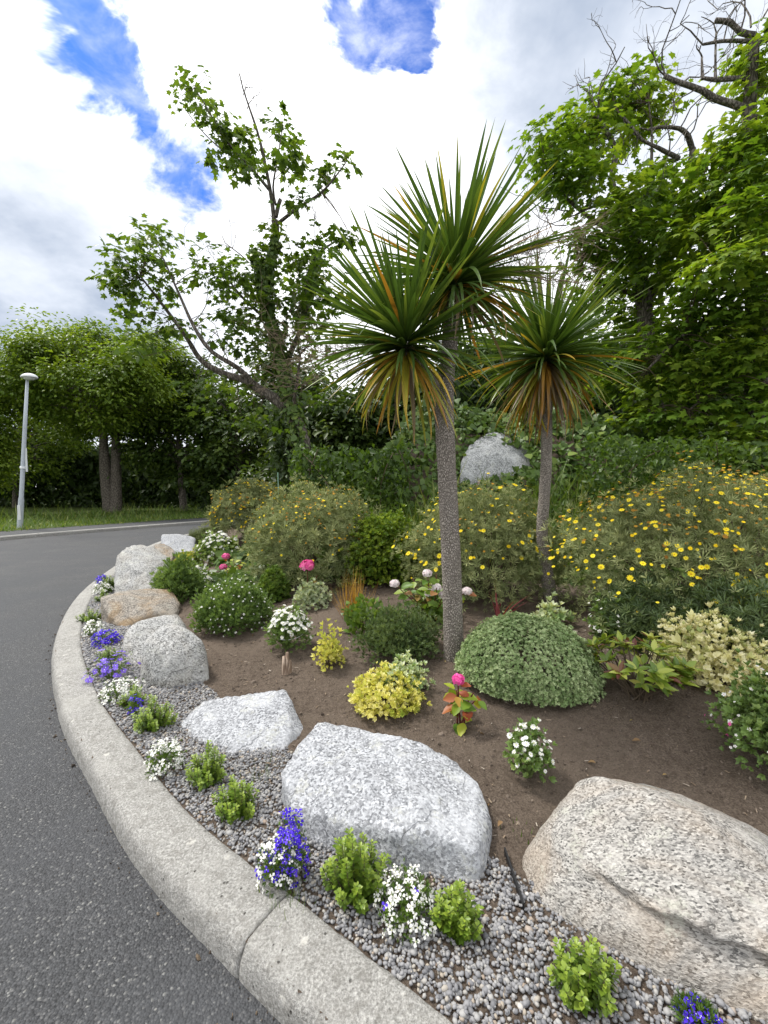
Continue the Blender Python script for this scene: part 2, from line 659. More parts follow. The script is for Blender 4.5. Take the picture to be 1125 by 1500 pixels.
def build_ground_mats():
    # asphalt
    m, n = mat('asphalt')
    tcn = n.add('ShaderNodeTexCoord').outputs['Object']
    ag = n.voro(tcn, 135, 'F1', 'Color')
    sp = n.add('ShaderNodeSeparateColor')
    n.put(sp.inputs[0], ag)
    dst = n.voro(tcn, 135, 'F1')
    big = n.noise(tcn, 1.1, 5, 0.6)
    mid = n.noise(tcn, 9, 5, 0.65)
    c = n.ramp(sp.outputs[0], [(0.0, (.022, .023, .025)), (0.55, (.042, .044, .047)), (0.86, (.062, .064, .068)), (0.96, (.10, .10, .10)), (1.0, (.19, .19, .18))])
    c = n.mix(n.sstep(dst, 0.35, 0.75, 0.0, 0.45), c, (.018, .018, .02))
    c = n.mix(n.sstep(big, 0.38, 0.66, 0.0, 0.6), c, (.062, .065, .070))
    c = n.mix(n.sstep(mid, 0.55, 0.75, 0.0, 0.35), c, (.03, .03, .031))
    chips = n.math('MULTIPLY', n.sstep(n.voro(tcn, 17, 'F1'), 0.075, 0.04), n.sstep(n.noise(tcn, 13, 1), 0.52, 0.56))
    c = n.mix(n.math('MULTIPLY', chips, 0.6), c, (.36, .35, .32))
    h = n.math('SUBTRACT', n.math('MULTIPLY', mid, 0.5), n.math('MULTIPLY', dst, 1.0))
    finish(n, c, n.sstep(big, 0.3, 0.7, 0.62, 0.85), n.bump(h, 0.8, 0.006), 0.4)
    M['asphalt'] = m
    # concrete kerb
    m, n = mat('kerb_concrete')
    tcn = n.add('ShaderNodeTexCoord').outputs['Object']
    fine = n.noise(tcn, 120, 4, 0.75)
    mid = n.noise(tcn, 26, 6, 0.75)
    big = n.noise(tcn, 2.5, 5, 0.6)
    c = n.ramp(fine, [(0.3, (.13, .127, .115)), (0.5, (.31, .303, .285)), (0.72, (.56, .55, .52))])
    c = n.mix(n.sstep(mid, 0.44, 0.70, 0.0, 0.65), c, (.16, .152, .135))
    c = n.mix(n.sstep(big, 0.5, 0.75, 0.0, 0.5), c, (.42, .41, .38))
    pits = n.math('MULTIPLY', n.sstep(n.voro(tcn, 34, 'F1'), 0.17, 0.09), n.sstep(n.noise(tcn, 25, 2), 0.52, 0.60))
    c = n.mix(n.math('MULTIPLY', pits, 0.8), c, (.055, .05, .042))
    lich = n.math('MULTIPLY', n.sstep(n.voro(tcn, 9, 'F1'), 0.2, 0.12), n.sstep(n.noise(tcn, 40, 3), 0.45, 0.6))
    c = n.mix(n.math('MULTIPLY', lich, 0.6), c, (.62, .60, .55))
    h = n.math('SUBTRACT', n.math('ADD', mid, n.math('MULTIPLY', fine, 0.6)), n.math('MULTIPLY', pits, 0.8))
    finish(n, c, 0.92, n.bump(h, 1.0, 0.012), 0.15)
    M['kerb'] = m
    # soil
    m, n = mat('bed_soil')
    tcn = n.add('ShaderNodeTexCoord').outputs['Object']
    fine = n.noise(tcn, 120, 5, 0.7)
    mid = n.noise(tcn, 24, 6, 0.7)
    big = n.noise(tcn, 1.6, 4)
    c = n.ramp(fine, [(0.3, (.068, .052, .040)), (0.5, (.150, .117, .091)), (0.7, (.245, .197, .157))])
    c = n.mix(n.sstep(mid, 0.45, 0.7, 0.0, 0.6), c, (.060, .043, .032))
    c = n.mix(n.sstep(big, 0.4, 0.7, 0.0, 0.45), c, (.195, .155, .121))
    h = n.math('ADD', fine, n.math('MULTIPLY', mid, 1.5))
    finish(n, c, 0.95, n.bump(h, 1.0, 0.02), 0.1)
    M['soil'] = m
    m, n = mat('grass_ground')
    tcn = n.add('ShaderNodeTexCoord').outputs['Object']
    c = n.mix(n.noise(tcn, 3, 6, 0.7), (.04, .06, .015), (.09, .12, .03))
    finish(n, c, 0.95, n.bump(n.noise(tcn, 30, 4), 0.6, 0.03), 0.1)
    M['grassground'] = m
    # pebbles, crumbs: colour by piece
    for key, stops in dict(
            pebble=[(0.0, (.085, .088, .098)), (0.25, (.175, .177, .190)), (0.5, (.26, .26, .268)), (0.72, (.345, .34, .33)), (0.86, (.36, .32, .26)), (0.94, (.27, .20, .15)), (1.0, (.60, .58, .54))],
            crumb=[(0.0, (.055, .041, .031)), (0.6, (.135, .104, .080)), (0.9, (.20, .158, .124)), (1.0, (.24, .20, .16))],
            chip=[(0.0, (.30, .24, .17)), (0.5, (.20, .14, .09)), (1.0, (.46, .41, .34))],
            grit=[(0.0, (.025, .02, .016)), (0.6, (.07, .052, .036)), (0.85, (.15, .11, .07)), (1.0, (.36, .33, .27))]).items():
        m, n = mat(key)
        a = n.add('ShaderNodeAttribute')
        a.attribute_name = 'rnd'
        tcn = n.add('ShaderNodeTexCoord').outputs['Object']
        c = n.ramp(a.outputs['Fac'], stops)
        c = n.mix(n.math('MULTIPLY', n.noise(tcn, 190, 3), 0.35), c, (.12, .11, .10))
        finish(n, c, 0.7 if key == 'pebble' else 0.95, None, 0.35 if key == 'pebble' else 0.1)
        M[key] = m


build_ground_mats()
M['granite'] = m_granite('granite_grey', (.40, .41, .43), (.115, .12, .13))
M['granite_warm'] = m_granite('granite_warm', (.43, .43, .42), (.07, .07, .068), (.37, .32, .25), 0.3, streak=(1.0, 1.3, 1.0))
M['granite_tan'] = m_granite('granite_tan', (.33, .30, .26), (.06, .055, .05), (.30, .21, .12), 0.9)
M['granite_gneiss'] = m_granite('granite_streaked', (.40, .385, .36), (.045, .045, .045), (.34, .27, .20), 0.6, scale=1.5, streak=(0.6, 1.1, 1.6), lichen=0.8)
M['granite_pale'] = m_granite('granite_pale', (.37, .38, .38), (.1, .1, .1), scale=.6)
M['cord_bark'] = m_bark('cordyline_bark', (.13, .112, .094), (.47, .42, .37), 105, (1, 1, .45), 1.0, .010)
M['bark'] = m_bark('sycamore_bark', (.045, .038, .03), (.17, .15, .125), 18)
M['deadwood'] = m_bark('dead_wood', (.06, .052, .045), (.24, .215, .19), 22)
M['twig'] = m_plain('twig', (.11, .085, .06), 0.9, 0.1)
M['redtwig'] = m_plain('red_twig', (.10, .025, .02), 0.7, 0.2)
M['greenstem'] = m_plain('green_stem', (.10, .14, .04), 0.7, 0.2)
M['metal'] = m_plain('galvanised_steel', (.40, .44, .48), 0.55, 0.4, 0.15, 9, metallic=0.25)
M['lampwhite'] = m_plain('lamp_head_grey', (.55, .57, .58), 0.5, 0.4, 0.08)

L = lambda *a, **k: m_leaf(*a, **k)
M['syc'] = L('sycamore_leaf', [(0, (.035, .080, .012)), (.5, (.095, .18, .018)), (.85, (.17, .27, .028)), (1, (.24, .33, .04))], 0.5)
M['sycdark'] = L('sycamore_leaf_mature', [(0, (.034, .072, .012)), (.6, (.085, .15, .022)), (1, (.15, .22, .035))], 0.5)
M['ivy'] = L('ivy_leaf', [(0, (.035, .070, .014)), (.6, (.085, .145, .028)), (1, (.17, .23, .05))], 0.25, 0.45, 0.3)
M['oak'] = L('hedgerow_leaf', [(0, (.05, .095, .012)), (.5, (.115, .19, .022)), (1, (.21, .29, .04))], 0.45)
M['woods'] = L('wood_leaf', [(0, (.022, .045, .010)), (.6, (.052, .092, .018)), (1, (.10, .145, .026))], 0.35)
M['grass'] = L('grass_blade', [(0, (.05, .09, .015)), (.6, (.10, .17, .03)), (1, (.24, .26, .08))], 0.4)
M['eury'] = L('euryops_leaf', [(0, (.095, .125, .045)), (.6, (.205, .24, .10)), (1, (.35, .37, .17))], 0.2, 0.6, 0.2, tint=(1.1, 1.15, .7))
M['yellow'] = L('yellow_petal', [(0, (.72, .50, .010)), (.5, (.84, .66, .02)), (1, (.87, .74, .06))], 0.25, 0.6, 0.1, tint=(1, .9, .4))
M['oldyellow'] = L('spent_flower', [(0, (.20, .10, .02)), (1, (.42, .24, .03))], 0.1, 0.8, 0.1)
M['yeye'] = m_plain('yellow_eye', (.62, .33, .01), 0.8, 0.1)
M['hebe'] = L('hebe_leaf', [(0, (.08, .14, .045)), (.5, (.21, .30, .12)), (1, (.42, .50, .27))], 0.2, 0.5, 0.25, tint=(1.1, 1.1, .6))
M['box'] = L('box_leaf', [(0, (.042, .085, .010)), (.5, (.105, .18, .018)), (1, (.25, .33, .04))], 0.28, 0.4, 0.4)
M['boxdark'] = L('dark_box_leaf', [(0, (.04, .085, .014)), (.6, (.10, .175, .026)), (1, (.19, .27, .05))], 0.3, 0.4, 0.4)
M['fine'] = L('fine_green_leaf', [(0, (.035, .065, .025)), (.6, (.080, .125, .045)), (1, (.14, .19, .075))], 0.3)
M['pale'] = L('pale_green_leaf', [(0, (.075, .135, .035)), (.6, (.18, .27, .08)), (1, (.32, .40, .15))], 0.35)
M['silver'] = L('silver_leaf', [(0, (.14, .19, .11)), (.6, (.30, .36, .22)), (1, (.52, .56, .40))], 0.25)
M['varyel'] = L('variegated_yellow_leaf', [(0, (.13, .22, .03)), (.3, (.42, .45, .07)), (.7, (.68, .64, .15)), (1, (.78, .74, .32))], 0.3, tint=(1.1, 1.05, .6))
M['varcream'] = L('variegated_cream_leaf', [(0, (.16, .24, .06)), (.3, (.48, .50, .20)), (.6, (.74, .70, .38)), (1, (.82, .79, .55))], 0.3, tint=(1.05, 1, .7))
M['varsilver'] = L('variegated_silver_leaf', [(0, (.07, .15, .04)), (.5, (.24, .34, .14)), (1, (.62, .66, .46))], 0.3)
M['orange'] = L('bronze_blade', [(0, (.16, .11, .02)), (.5, (.42, .22, .03)), (1, (.58, .40, .08))], 0.3, tint=(1.1, .9, .4))
M['white'] = L('white_petal', [(0, (.66, .66, .62)), (1, (.86, .86, .83))], 0.25, 0.6, 0.1, tint=(1, 1, .95))
M['whiteeye'] = m_plain('pale_eye', (.62, .58, .30), 0.8, 0.1)
M['blue'] = L('blue_petal', [(0, (.035, .012, .36)), (.6, (.075, .03, .58)), (1, (.16, .09, .72))], 0.3, 0.6, 0.1, tint=(1, .8, 1.3))
M['violet'] = L('violet_petal', [(0, (.14, .07, .52)), (1, (.30, .20, .78))], 0.3, 0.6, 0.1, tint=(1, .9, 1.2))
M['pink'] = L('pink_floret', [(0, (.62, .07, .26)), (.6, (.78, .14, .38)), (1, (.82, .32, .50))], 0.3, 0.6, 0.1, tint=(1.1, .8, 1))
M['hotpink'] = L('bright_pink_floret', [(0, (.74, .05, .32)), (1, (.86, .18, .48))], 0.3, 0.6, 0.1, tint=(1.1, .8, 1))
M['blush'] = L('blush_floret', [(0, (.76, .64, .66)), (1, (.86, .82, .80))], 0.3, 0.6, 0.1, tint=(1, 1, 1))
M['hydleaf'] = L('hydrangea_leaf', [(0, (.075, .16, .02)), (.35, (.24, .33, .03)), (.66, (.42, .44, .05)), (.8, (.36, .13, .04)), (1, (.30, .06, .03))], 0.35, 0.45, 0.35, objrand=True)
M['hydgreen'] = L('green_hydrangea_leaf', [(0, (.07, .15, .02)), (.6, (.17, .26, .04)), (.86, (.26, .34, .06)), (1, (.34, .14, .07))], 0.35, 0.45, 0.35, objrand=True)
M['rhodo'] = L('glossy_leaf', [(0, (.09, .16, .02)), (.5, (.22, .30, .035)), (.85, (.42, .45, .09)), (.93, (.16, .07, .03)), (1, (.12, .035, .025))], 0.3, 0.3, 0.5, objrand=True)
M['redleaf'] = L('red_leaf', [(0, (.10, .012, .015)), (1, (.26, .05, .05))], 0.3, objrand=True)
M['hydred'] = L('red_green_leaf', [(0, (.10, .17, .03)), (.5, (.30, .30, .06)), (.6, (.34, .07, .05)), (1, (.42, .09, .06))], 0.3)


def cord_mat(name, a, b, tip):
    """sword leaf: length-wise colour change, long fine veins, per-leaf tone"""
    m, n = mat(name)
    tcn = n.add('ShaderNodeTexCoord').outputs['Object']
    s = n.add('ShaderNodeSeparateXYZ')
    n.put(s.inputs[0], tcn)
    oi = n.add('ShaderNodeObjectInfo').outputs['Random']
    c = n.mix(oi, a, b)
    st = n.noise(n.vmath('MULTIPLY', tcn, (160, 2, 2)), 1.0, 3)
    c = n.mix(n.sstep(st, 0.35, 0.7, 0.0, 0.5), c, tuple(x * .6 for x in a))
    c = n.mix(n.sstep(n.math('ADD', s.outputs[1], n.math('MULTIPLY', n.math('SUBTRACT', oi, 0.5), 0.5)), 0.55, 1.05, 0.0, 0.75), c, tip)
    bs = n.add('ShaderNodeBsdfPrincipled')
    n.put(bs.inputs['Base Color'], c)
    bs.inputs['Roughness'].default_value = 0.36
    bs.inputs['Specular IOR Level'].default_value = 0.45
    t = n.add('ShaderNodeBsdfTranslucent')
    n.put(t.inputs[0], n.mix(1.0, c, (1.2, 1.15, .5), 'MULTIPLY'))
    mx = n.add('ShaderNodeMixShader')
    mx.inputs[0].default_value = 0.3
    n.l.new(bs.outputs[0], mx.inputs[1])
    n.l.new(t.outputs[0], mx.inputs[2])
    o = n.add('ShaderNodeOutputMaterial')
    n.l.new(mx.outputs[0], o.inputs[0])
    return m


M['cg'] = cord_mat('sword_leaf_green', (.05, .105, .022), (.15, .23, .04), (.21, .27, .05))
M['cy'] = cord_mat('sword_leaf_yellow', (.24, .26, .035), (.50, .42, .05), (.52, .32, .04))
M['co'] = cord_mat('sword_leaf_orange', (.34, .17, .03), (.48, .30, .05), (.30, .12, .03))
M['cd'] = cord_mat('sword_leaf_dry', (.14, .10, .06), (.30, .23, .14), (.22, .16, .09))

# ------------------------------------------------------------------ ground, road, kerbs
def struct(o):
    o['kind'] = 'structure'
    return o


# one wide sheet to the horizon
V, F = [], []
xs = np.concatenate([-np.geomspace(900, 30, 10), np.linspace(-24, 24, 13), np.geomspace(30, 900, 10)])
gx, gy = np.meshgrid(xs, np.concatenate([[-900, -300, -100], xs[10:]]), indexing='ij')
V = np.stack([gx, gy, np.full_like(gx, -0.06)], -1).reshape(-1, 3)
a = (np.arange(gx.shape[0] - 1)[:, None] * gx.shape[1] + np.arange(gx.shape[1] - 1)[None]).ravel()
F = np.stack([a, a + gx.shape[1], a + gx.shape[1] + 1, a + 1], 1)
struct(mk('ground', V, F, M['grassground'], smooth=False))

FAR_CTRL = [(-14.5, -40), (-13.6, -5), (-13.0, 3), (-12.2, 8), (-10.98, 12.03), (-10.2, 13.6), (-9.05, 15.5), (-7.4, 18.2), (-5.0, 21.5), (-1.5, 25), (5, 28.8), (18, 33.5), (60, 47)]
FPATH = catmull(FAR_CTRL, 0.5)
# road: from the far kerb across to beyond the camera (the bed sits on it)
road_poly = np.array([(*p, 0.0) for p in FPATH] + [(60, -40, 0)])
bm = bmesh.new()
vs = [bm.verts.new(v) for v in road_poly]
bm.faces.new(vs)
bmesh.ops.triangulate(bm, faces=bm.faces[:])
me = bpy.data.meshes.new('road')
bm.to_mesh(me)
bm.free()
if me.polygons[0].normal.z < 0:
    me.flip_normals()
me.materials.append(M['asphalt'])
road = bpy.data.objects.new('road', me)
COL.objects.link(road)
struct(road)


def sweep(path, prof, noise=0.0, seed=0):
    """sweep a cross-profile (offset to the right of travel, height) along a 2-D path"""
    path = np.asarray(path, float)
    tan = nrm(np.gradient(path, axis=0))
    nor = np.stack([tan[:, 1], -tan[:, 0]], 1)
    prof = np.asarray(prof, float)
    k = len(prof)
    V = np.concatenate([path[:, None, :] + nor[:, None, :] * prof[None, :, :1], np.broadcast_to(prof[None, :, 1:], (len(path), k, 1))], 2).reshape(-1, 3)
    if noise:
        V = V + noise * np.stack([fbm(V, 22, seed, 3), fbm(V, 22, seed + 5, 3), fbm(V, 16, seed + 9, 4)], 1)
    i, j = np.meshgrid(np.arange(len(path) - 1), np.arange(k - 1), indexing='ij')
    a = (i * k + j).ravel()
    F = np.stack([a, a + 1, a + k + 1, a + k], 1)
    ends = [list(range(k))[::-1], [(len(path) - 1) * k + q for q in range(k)]]
    return V, [list(f) for f in F] + ends


# bed kerb: stones cast in long lengths; one open joint shows near the camera
kfine = catmull(KERB_CTRL, 0.018)
kerb_root = bpy.data.objects.new('kerb', None)
COL.objects.link(kerb_root)
struct(kerb_root)
prof = [(0.0, -0.05), (0.003, 0.005), (0.006, 0.03), (0.010, 0.055), (0.017, 0.076), (0.026, 0.089), (0.040, 0.097), (0.065, 0.101), (0.09, 0.104), (0.115, 0.106), (0.14, 0.108), (0.165, 0.109), (0.19, 0.111), (0.208, 0.107), (KW, 0.092), (KW, -0.05)]
jpt = P(352, 1430)[:2]
ji = int(((kfine - jpt) ** 2).sum(1).argmin())
seg_i = np.concatenate([[0], np.cumsum(np.linalg.norm(np.diff(kfine, axis=0), axis=1))])
j2 = int(np.searchsorted(seg_i, seg_i[ji] + 8.2))
j0 = int(np.searchsorted(seg_i, seg_i[ji] - 5.0))
for a_, b_ in ((0, j0), (j0, ji), (ji, j2), (j2, len(kfine) - 1)):
    pth = kfine[a_:b_ + 1]
    if a_ == 0:
        pth = pth[::3]
    if b_ == len(kfine) - 1:
        pth = pth[::8]
    pth = pth.copy()
    # leave a joint of about 8 mm
    pth[0] += (pth[1] - pth[0]) * 0.16
    pth[-1] += (pth[-2] - pth[-1]) * 0.16
    V, F = sweep(pth, prof, 0.0048, 3)
    mk('kerb_stone', V, F, M['kerb'], parent=kerb_root)

# far kerb, footway and verge across the road
far_root = bpy.data.objects.new('far_kerb', None)
COL.objects.link(far_root)
struct(far_root)
ffine = catmull(FAR_CTRL, 0.914)
prof2 = [(0.0, -0.05), (0.0, 0.085), (-0.02, 0.11), (-0.14, 0.114), (-0.145, -0.05)]
kk = [i for i in range(len(ffine) - 1) if np.linalg.norm(ffine[i]) < 34 and ffine[i][1] > 6]
for i in kk:
    seg = np.array([ffine[i], ffine[i] + (ffine[i + 1] - ffine[i]) * 0.5, ffine[i] + (ffine[i + 1] - ffine[i]) * 0.99])
    V, F = sweep(seg, prof2)
    mk('kerb_stone', V, F, M['kerb'], parent=far_root, smooth=False)
ftan = nrm(np.gradient(FPATH, axis=0))
fnor = np.stack([-ftan[:, 1], ftan[:, 0]], 1)


def strip(off0, off1, z0, z1, n=2):
    o = np.linspace(off0, off1, n)
    z = np.linspace(z0, z1, n)
    V = np.concatenate([FPATH[:, None] + fnor[:, None] * o[None, :, None], np.broadcast_to(z[None, :, None], (len(FPATH), n, 1))], 2).reshape(-1, 3)
    i, j = np.meshgrid(np.arange(len(FPATH) - 1), np.arange(n - 1), indexing='ij')
    a = (i * n + j).ravel()
    return V, np.stack([a, a + n, a + n + 1, a + 1], 1)


struct(mk('pavement', *strip(0.14, 1.75, 0.106, 0.112), M['asphalt'], smooth=False))
struct(mk('verge', *strip(1.74, 30, 0.12, 0.25, 8), M['grassground'], smooth=False))

# bed terrain
ny, na = 330, 330
ys = np.geomspace(0.30, 30, ny) - 0.0
ta = np.linspace(-1.3, 1.75, na)
Yg, Tg = np.meshgrid(ys, ta, indexing='ij')
Xg = Tg * (Yg + 0.6)
dg = kerb_d(Xg, Yg)
Zg = HT(Xg, Yg)
pp = np.stack([Xg, Yg, np.zeros_like(Xg)], -1)
soil_amt = sst(0.5, 0.8, dg)
Zg = Zg + soil_amt * (0.028 * fbm(pp, 3.2, 1, 3) + 0.013 * fbm(pp, 16, 4, 3)) + 0.12 * sst(4.5, 7, Yg) * fbm(pp, 1.1, 8, 3) * sst(.8, 2, dg)
Vt = np.stack([Xg, Yg, Zg], -1).reshape(-1, 3)
a = (np.arange(ny - 1)[:, None] * na + np.arange(na - 1)[None])
ok = (dg > 0.03)
okf = ok[:-1, :-1] & ok[1:, :-1] & ok[:-1, 1:] & ok[1:, 1:]
a = a[okf]
Ft = np.stack([a, a + 1, a + na + 1, a + na], 1)
used = np.unique(Ft)
re = np.full(len(Vt), -1)
re[used] = np.arange(len(used))
struct(mk('flower_bed_soil', Vt[used], re[Ft], M['soil']))

# ------------------------------------------------------------------ boulders
ROCKS = []


def boulder(name, label, pts, m, p=16, rough=0.012, sub=5, seed=0, lump=0.05, group='granite boulders edging the flower bed', drop=True, deform=None):
    pts = [np.array(q, float) for q in pts]
    if drop:
        for q in list(pts):
            c = np.mean(pts, 0)
            r = q.copy()
            r[2] = min(q[2] - 0.02, float(HT(q[0], q[1])) - 0.06)
            pts.append(r)
    pts = np.array(pts)
    bm = bmesh.new()
    for q in pts:
        bm.verts.new(q)
    r = bmesh.ops.convex_hull(bm, input=bm.verts[:])
    bm.normal_update()
    cen = (pts.max(0) + pts.min(0)) / 2 * 0.5 + pts.mean(0) * 0.5
    pl = {}
    for f in bm.faces:
        nn = np.array(f.normal[:])
        dd = float(np.dot(nn, np.array(f.verts[0].co[:]) - cen))
        if dd < 0:
            nn, dd = -nn, -dd
        key = tuple(np.round(nn, 1))
        if key not in pl:
            pl[key] = (nn, dd)
    bm.free()
    N = np.array([v[0] for v in pl.values()])
    Dd = np.array([max(v[1], .01) for v in pl.values()])
    bm = bmesh.new()
    bmesh.ops.create_icosphere(bm, subdivisions=sub, radius=1)
    U = np.array([v.co[:] for v in bm.verts])
    F = np.array([[v.index for v in f.verts] for f in bm.faces])
    bm.free()
    s = np.maximum(U @ N.T, 0) / Dd[None]
    rr = (s ** p).sum(1) ** (-1.0 / p)
    size = np.linalg.norm(pts.max(0) - pts.min(0))
    Vv = cen + U * (rr * (1 + 0.02))[:, None]
    disp = lump * size * 0.5 * fbm(Vv, 2.2 / size * 1.6, seed, 3) + rough * fbm(Vv, 9, seed + 3, 5, 0.55) - rough * 0.9 * np.maximum(0, fbm(Vv, 5, seed + 7, 3) - 0.25)
    if deform is not None:
        Vv = deform(Vv)
    Vv = Vv + U * disp[:, None]
    base = np.array([cen[0], cen[1], float(HT(cen[0], cen[1]))])
    o = mk(name, Vv, F, m, loc=base)
    tag(o, label, 'boulder', group)
    ROCKS.append((cen[:2], float(np.percentile(np.linalg.norm((Vv - cen)[:, :2], axis=1), 60))))
    return o


boulder('boulder', 'broad flat-topped pale grey granite boulder behind two box plants and white lobelia',
        [P(428, 1222, .06), P(480, 1262, .06), P(560, 1292, .06), P(640, 1304, .06), P(704, 1308, .06), D(413, 1135, 1.84), D(428, 1178, 1.70), D(490, 1200, 1.60), D(560, 1218, 1.53), D(640, 1232, 1.50), D(696, 1240, 1.48),
         D(468, 1056, 2.18), D(520, 1066, 2.12), D(600, 1082, 2.02), D(660, 1112, 1.93), D(700, 1148, 1.80), D(722, 1200, 1.66), D(440, 1090, 2.0), D(716, 1262, 1.56)],
        M['granite'], p=60, sub=6, seed=2, lump=0.02, rough=.018)
CR = np.array([D(740, 1250, 1.54), D(800, 1278, 1.37), D(880, 1306, 1.265), D(1000, 1364, 1.14), D(1130, 1415, 1.06), D(1300, 1475, 1.0)])


def ledge(V):
    """undercut below the long front crease"""
    zc = np.interp(V[:, 0], CR[:, 0], CR[:, 2]) + .018 * fbm(V, 7, 3, 3)
    yc = np.interp(V[:, 0], CR[:, 0], CR[:, 1])
    front = sst(.28, .05, V[:, 1] - yc)
    dz = zc - V[:, 2]
    push = .045 * sst(-.005, .03, dz) * (1 - .7 * sst(.03, .10, dz)) - .02 * np.exp(-((dz + .02) / .03) ** 2)
    V = V.copy()
    k = push * front * sst(CR[0, 0] - .05, CR[1, 0] + .1, V[:, 0])
    V[:, 0] += k * .55
    V[:, 1] += k * .85
    return V


boulder('boulder', 'large long tan and grey streaked boulder with an undercut front ledge beside the gravel',
        [D(832, 1148, 1.66), D(880, 1138, 1.62), D(960, 1160, 1.51), D(1050, 1210, 1.39), D(1140, 1282, 1.28), D(1260, 1400, 1.15), D(1400, 1480, 1.08),
         D(788, 1212, 1.57), D(762, 1250, 1.53), D(755, 1275, 1.49), D(800, 1288, 1.37), D(880, 1316, 1.265), D(1000, 1374, 1.14), D(1130, 1425, 1.06), D(1300, 1480, 1.0),
         P(764, 1330, .04), P(800, 1375, .04), P(880, 1420, .04), P(960, 1467, .04), P(1060, 1518, .04), P(1250, 1605, .04),
         P(840, 1190, .05), P(960, 1150, .05), P(1100, 1200, .05), P(1300, 1330, .05), P(1400, 1500, .05)],
        M['granite_gneiss'], p=26, sub=6, seed=11, lump=0.045, rough=0.02, drop=False, deform=ledge)
boulder('boulder', 'angular grey granite boulder with a shaded split side, behind two small box plants',
        [P(268, 1092, .06), P(340, 1135, .06), P(405, 1126, .06), P(440, 1085, .06), D(257, 1066, 2.42), D(300, 1026, 2.62), D(360, 1020, 2.62), D(416, 1009, 2.62), D(432, 1040, 2.5), D(446, 1076, 2.38),
         D(285, 1080, 2.3), D(345, 1092, 2.2), D(425, 1072, 2.3)],
        M['granite'], p=46, seed=5, lump=0.02, rough=.014, sub=6)
boulder('boulder', 'upright rounded egg-shaped granite boulder leaning back against a flatter stone',
        [D(228, 917, 3.08), D(258, 909, 3.12), D(288, 924, 3.1), D(307, 958, 3.06), D(308, 985, 3.02), D(292, 1010, 2.95), D(204, 948, 3.0), D(201, 985, 2.95), D(220, 1010, 2.9), D(255, 1022, 2.86),
         D(250, 960, 2.88), D(250, 922, 3.4), D(298, 950, 3.4), D(215, 950, 3.4)],
        M['granite_warm'], p=12, seed=21, lump=0.04, sub=6)
boulder('boulder', 'low grey rounded stone tucked behind the upright egg-shaped boulder',
        [D(178, 936, 3.42), D(188, 914, 3.56), D(228, 901, 3.75), D(262, 896, 3.85), D(274, 914, 3.8), D(182, 962, 3.32), D(205, 988, 3.22), D(270, 950, 3.5)],
        M['granite_warm'], p=12, seed=31)
boulder('boulder', 'blocky brown sandstone-coloured boulder beneath the tall pale grey one',
        [D(148, 874, 4.45), D(170, 866, 4.7), D(205, 866, 4.85), D(248, 861, 5.0), D(263, 882, 4.8), D(256, 905, 4.5), D(158, 900, 4.3), D(182, 921, 4.18), D(228, 896, 4.4), D(205, 890, 4.4)],
        M['granite_tan'], p=26, seed=41, rough=0.02)
boulder('boulder', 'tall pale grey boulder with sloping top above the brown blocky boulder',
        [D(170, 812, 5.7), D(192, 797, 5.95), D(225, 800, 6.1), D(250, 818, 6.0), D(260, 845, 5.8), D(168, 866, 5.35), D(225, 872, 5.25), D(245, 868, 5.4), D(215, 835, 5.5)],
        M['granite_warm'], p=24, seed=51, rough=0.02)
boulder('boulder', 'small grey boulder where the row ends beside the road bend',
        [D(236, 782, 8.9), D(262, 781, 9.0), D(287, 787, 9.0), D(238, 802, 8.5), D(262, 812, 8.3), D(284, 808, 8.4)], M['granite'], p=22, seed=61)
boulder('boulder', 'small reddish brown stone next to the end boulder of the row',
        [D(226, 797, 8.0), D(240, 795, 8.1), D(256, 806, 7.9), D(232, 815, 7.6), D(252, 820, 7.5)], M['granite_tan'], p=20, seed=66)
boulder('bank_boulder', 'big pale rock face half buried in ivy on the bank',
        [D(676, 672, 8.2), D(690, 650, 8.4), D(715, 634, 8.6), D(745, 628, 8.8), D(775, 640, 8.8), D(672, 694, 7.9), D(720, 700, 7.8), D(780, 694, 7.9), D(725, 660, 8.05)],
        M['granite_pale'], p=24, seed=71, rough=0.02, group=None)

# ------------------------------------------------------------------ gravel, crumbs, grit
def keep_off_rocks(x, y, f=0.75):
    k = np.ones(len(x), bool)
    for c, r in ROCKS:
        k &= ((x - c[0]) ** 2 + (y - c[1]) ** 2) > (r * f) ** 2
    return k


def gravel_edge(x, y):
    q = np.stack([x, y, np.zeros_like(x)], 1)
    return 0.74 + 0.16 * fbm(q, 1.6, 12, 3) - 0.16 * sst(3.0, 6.0, y)


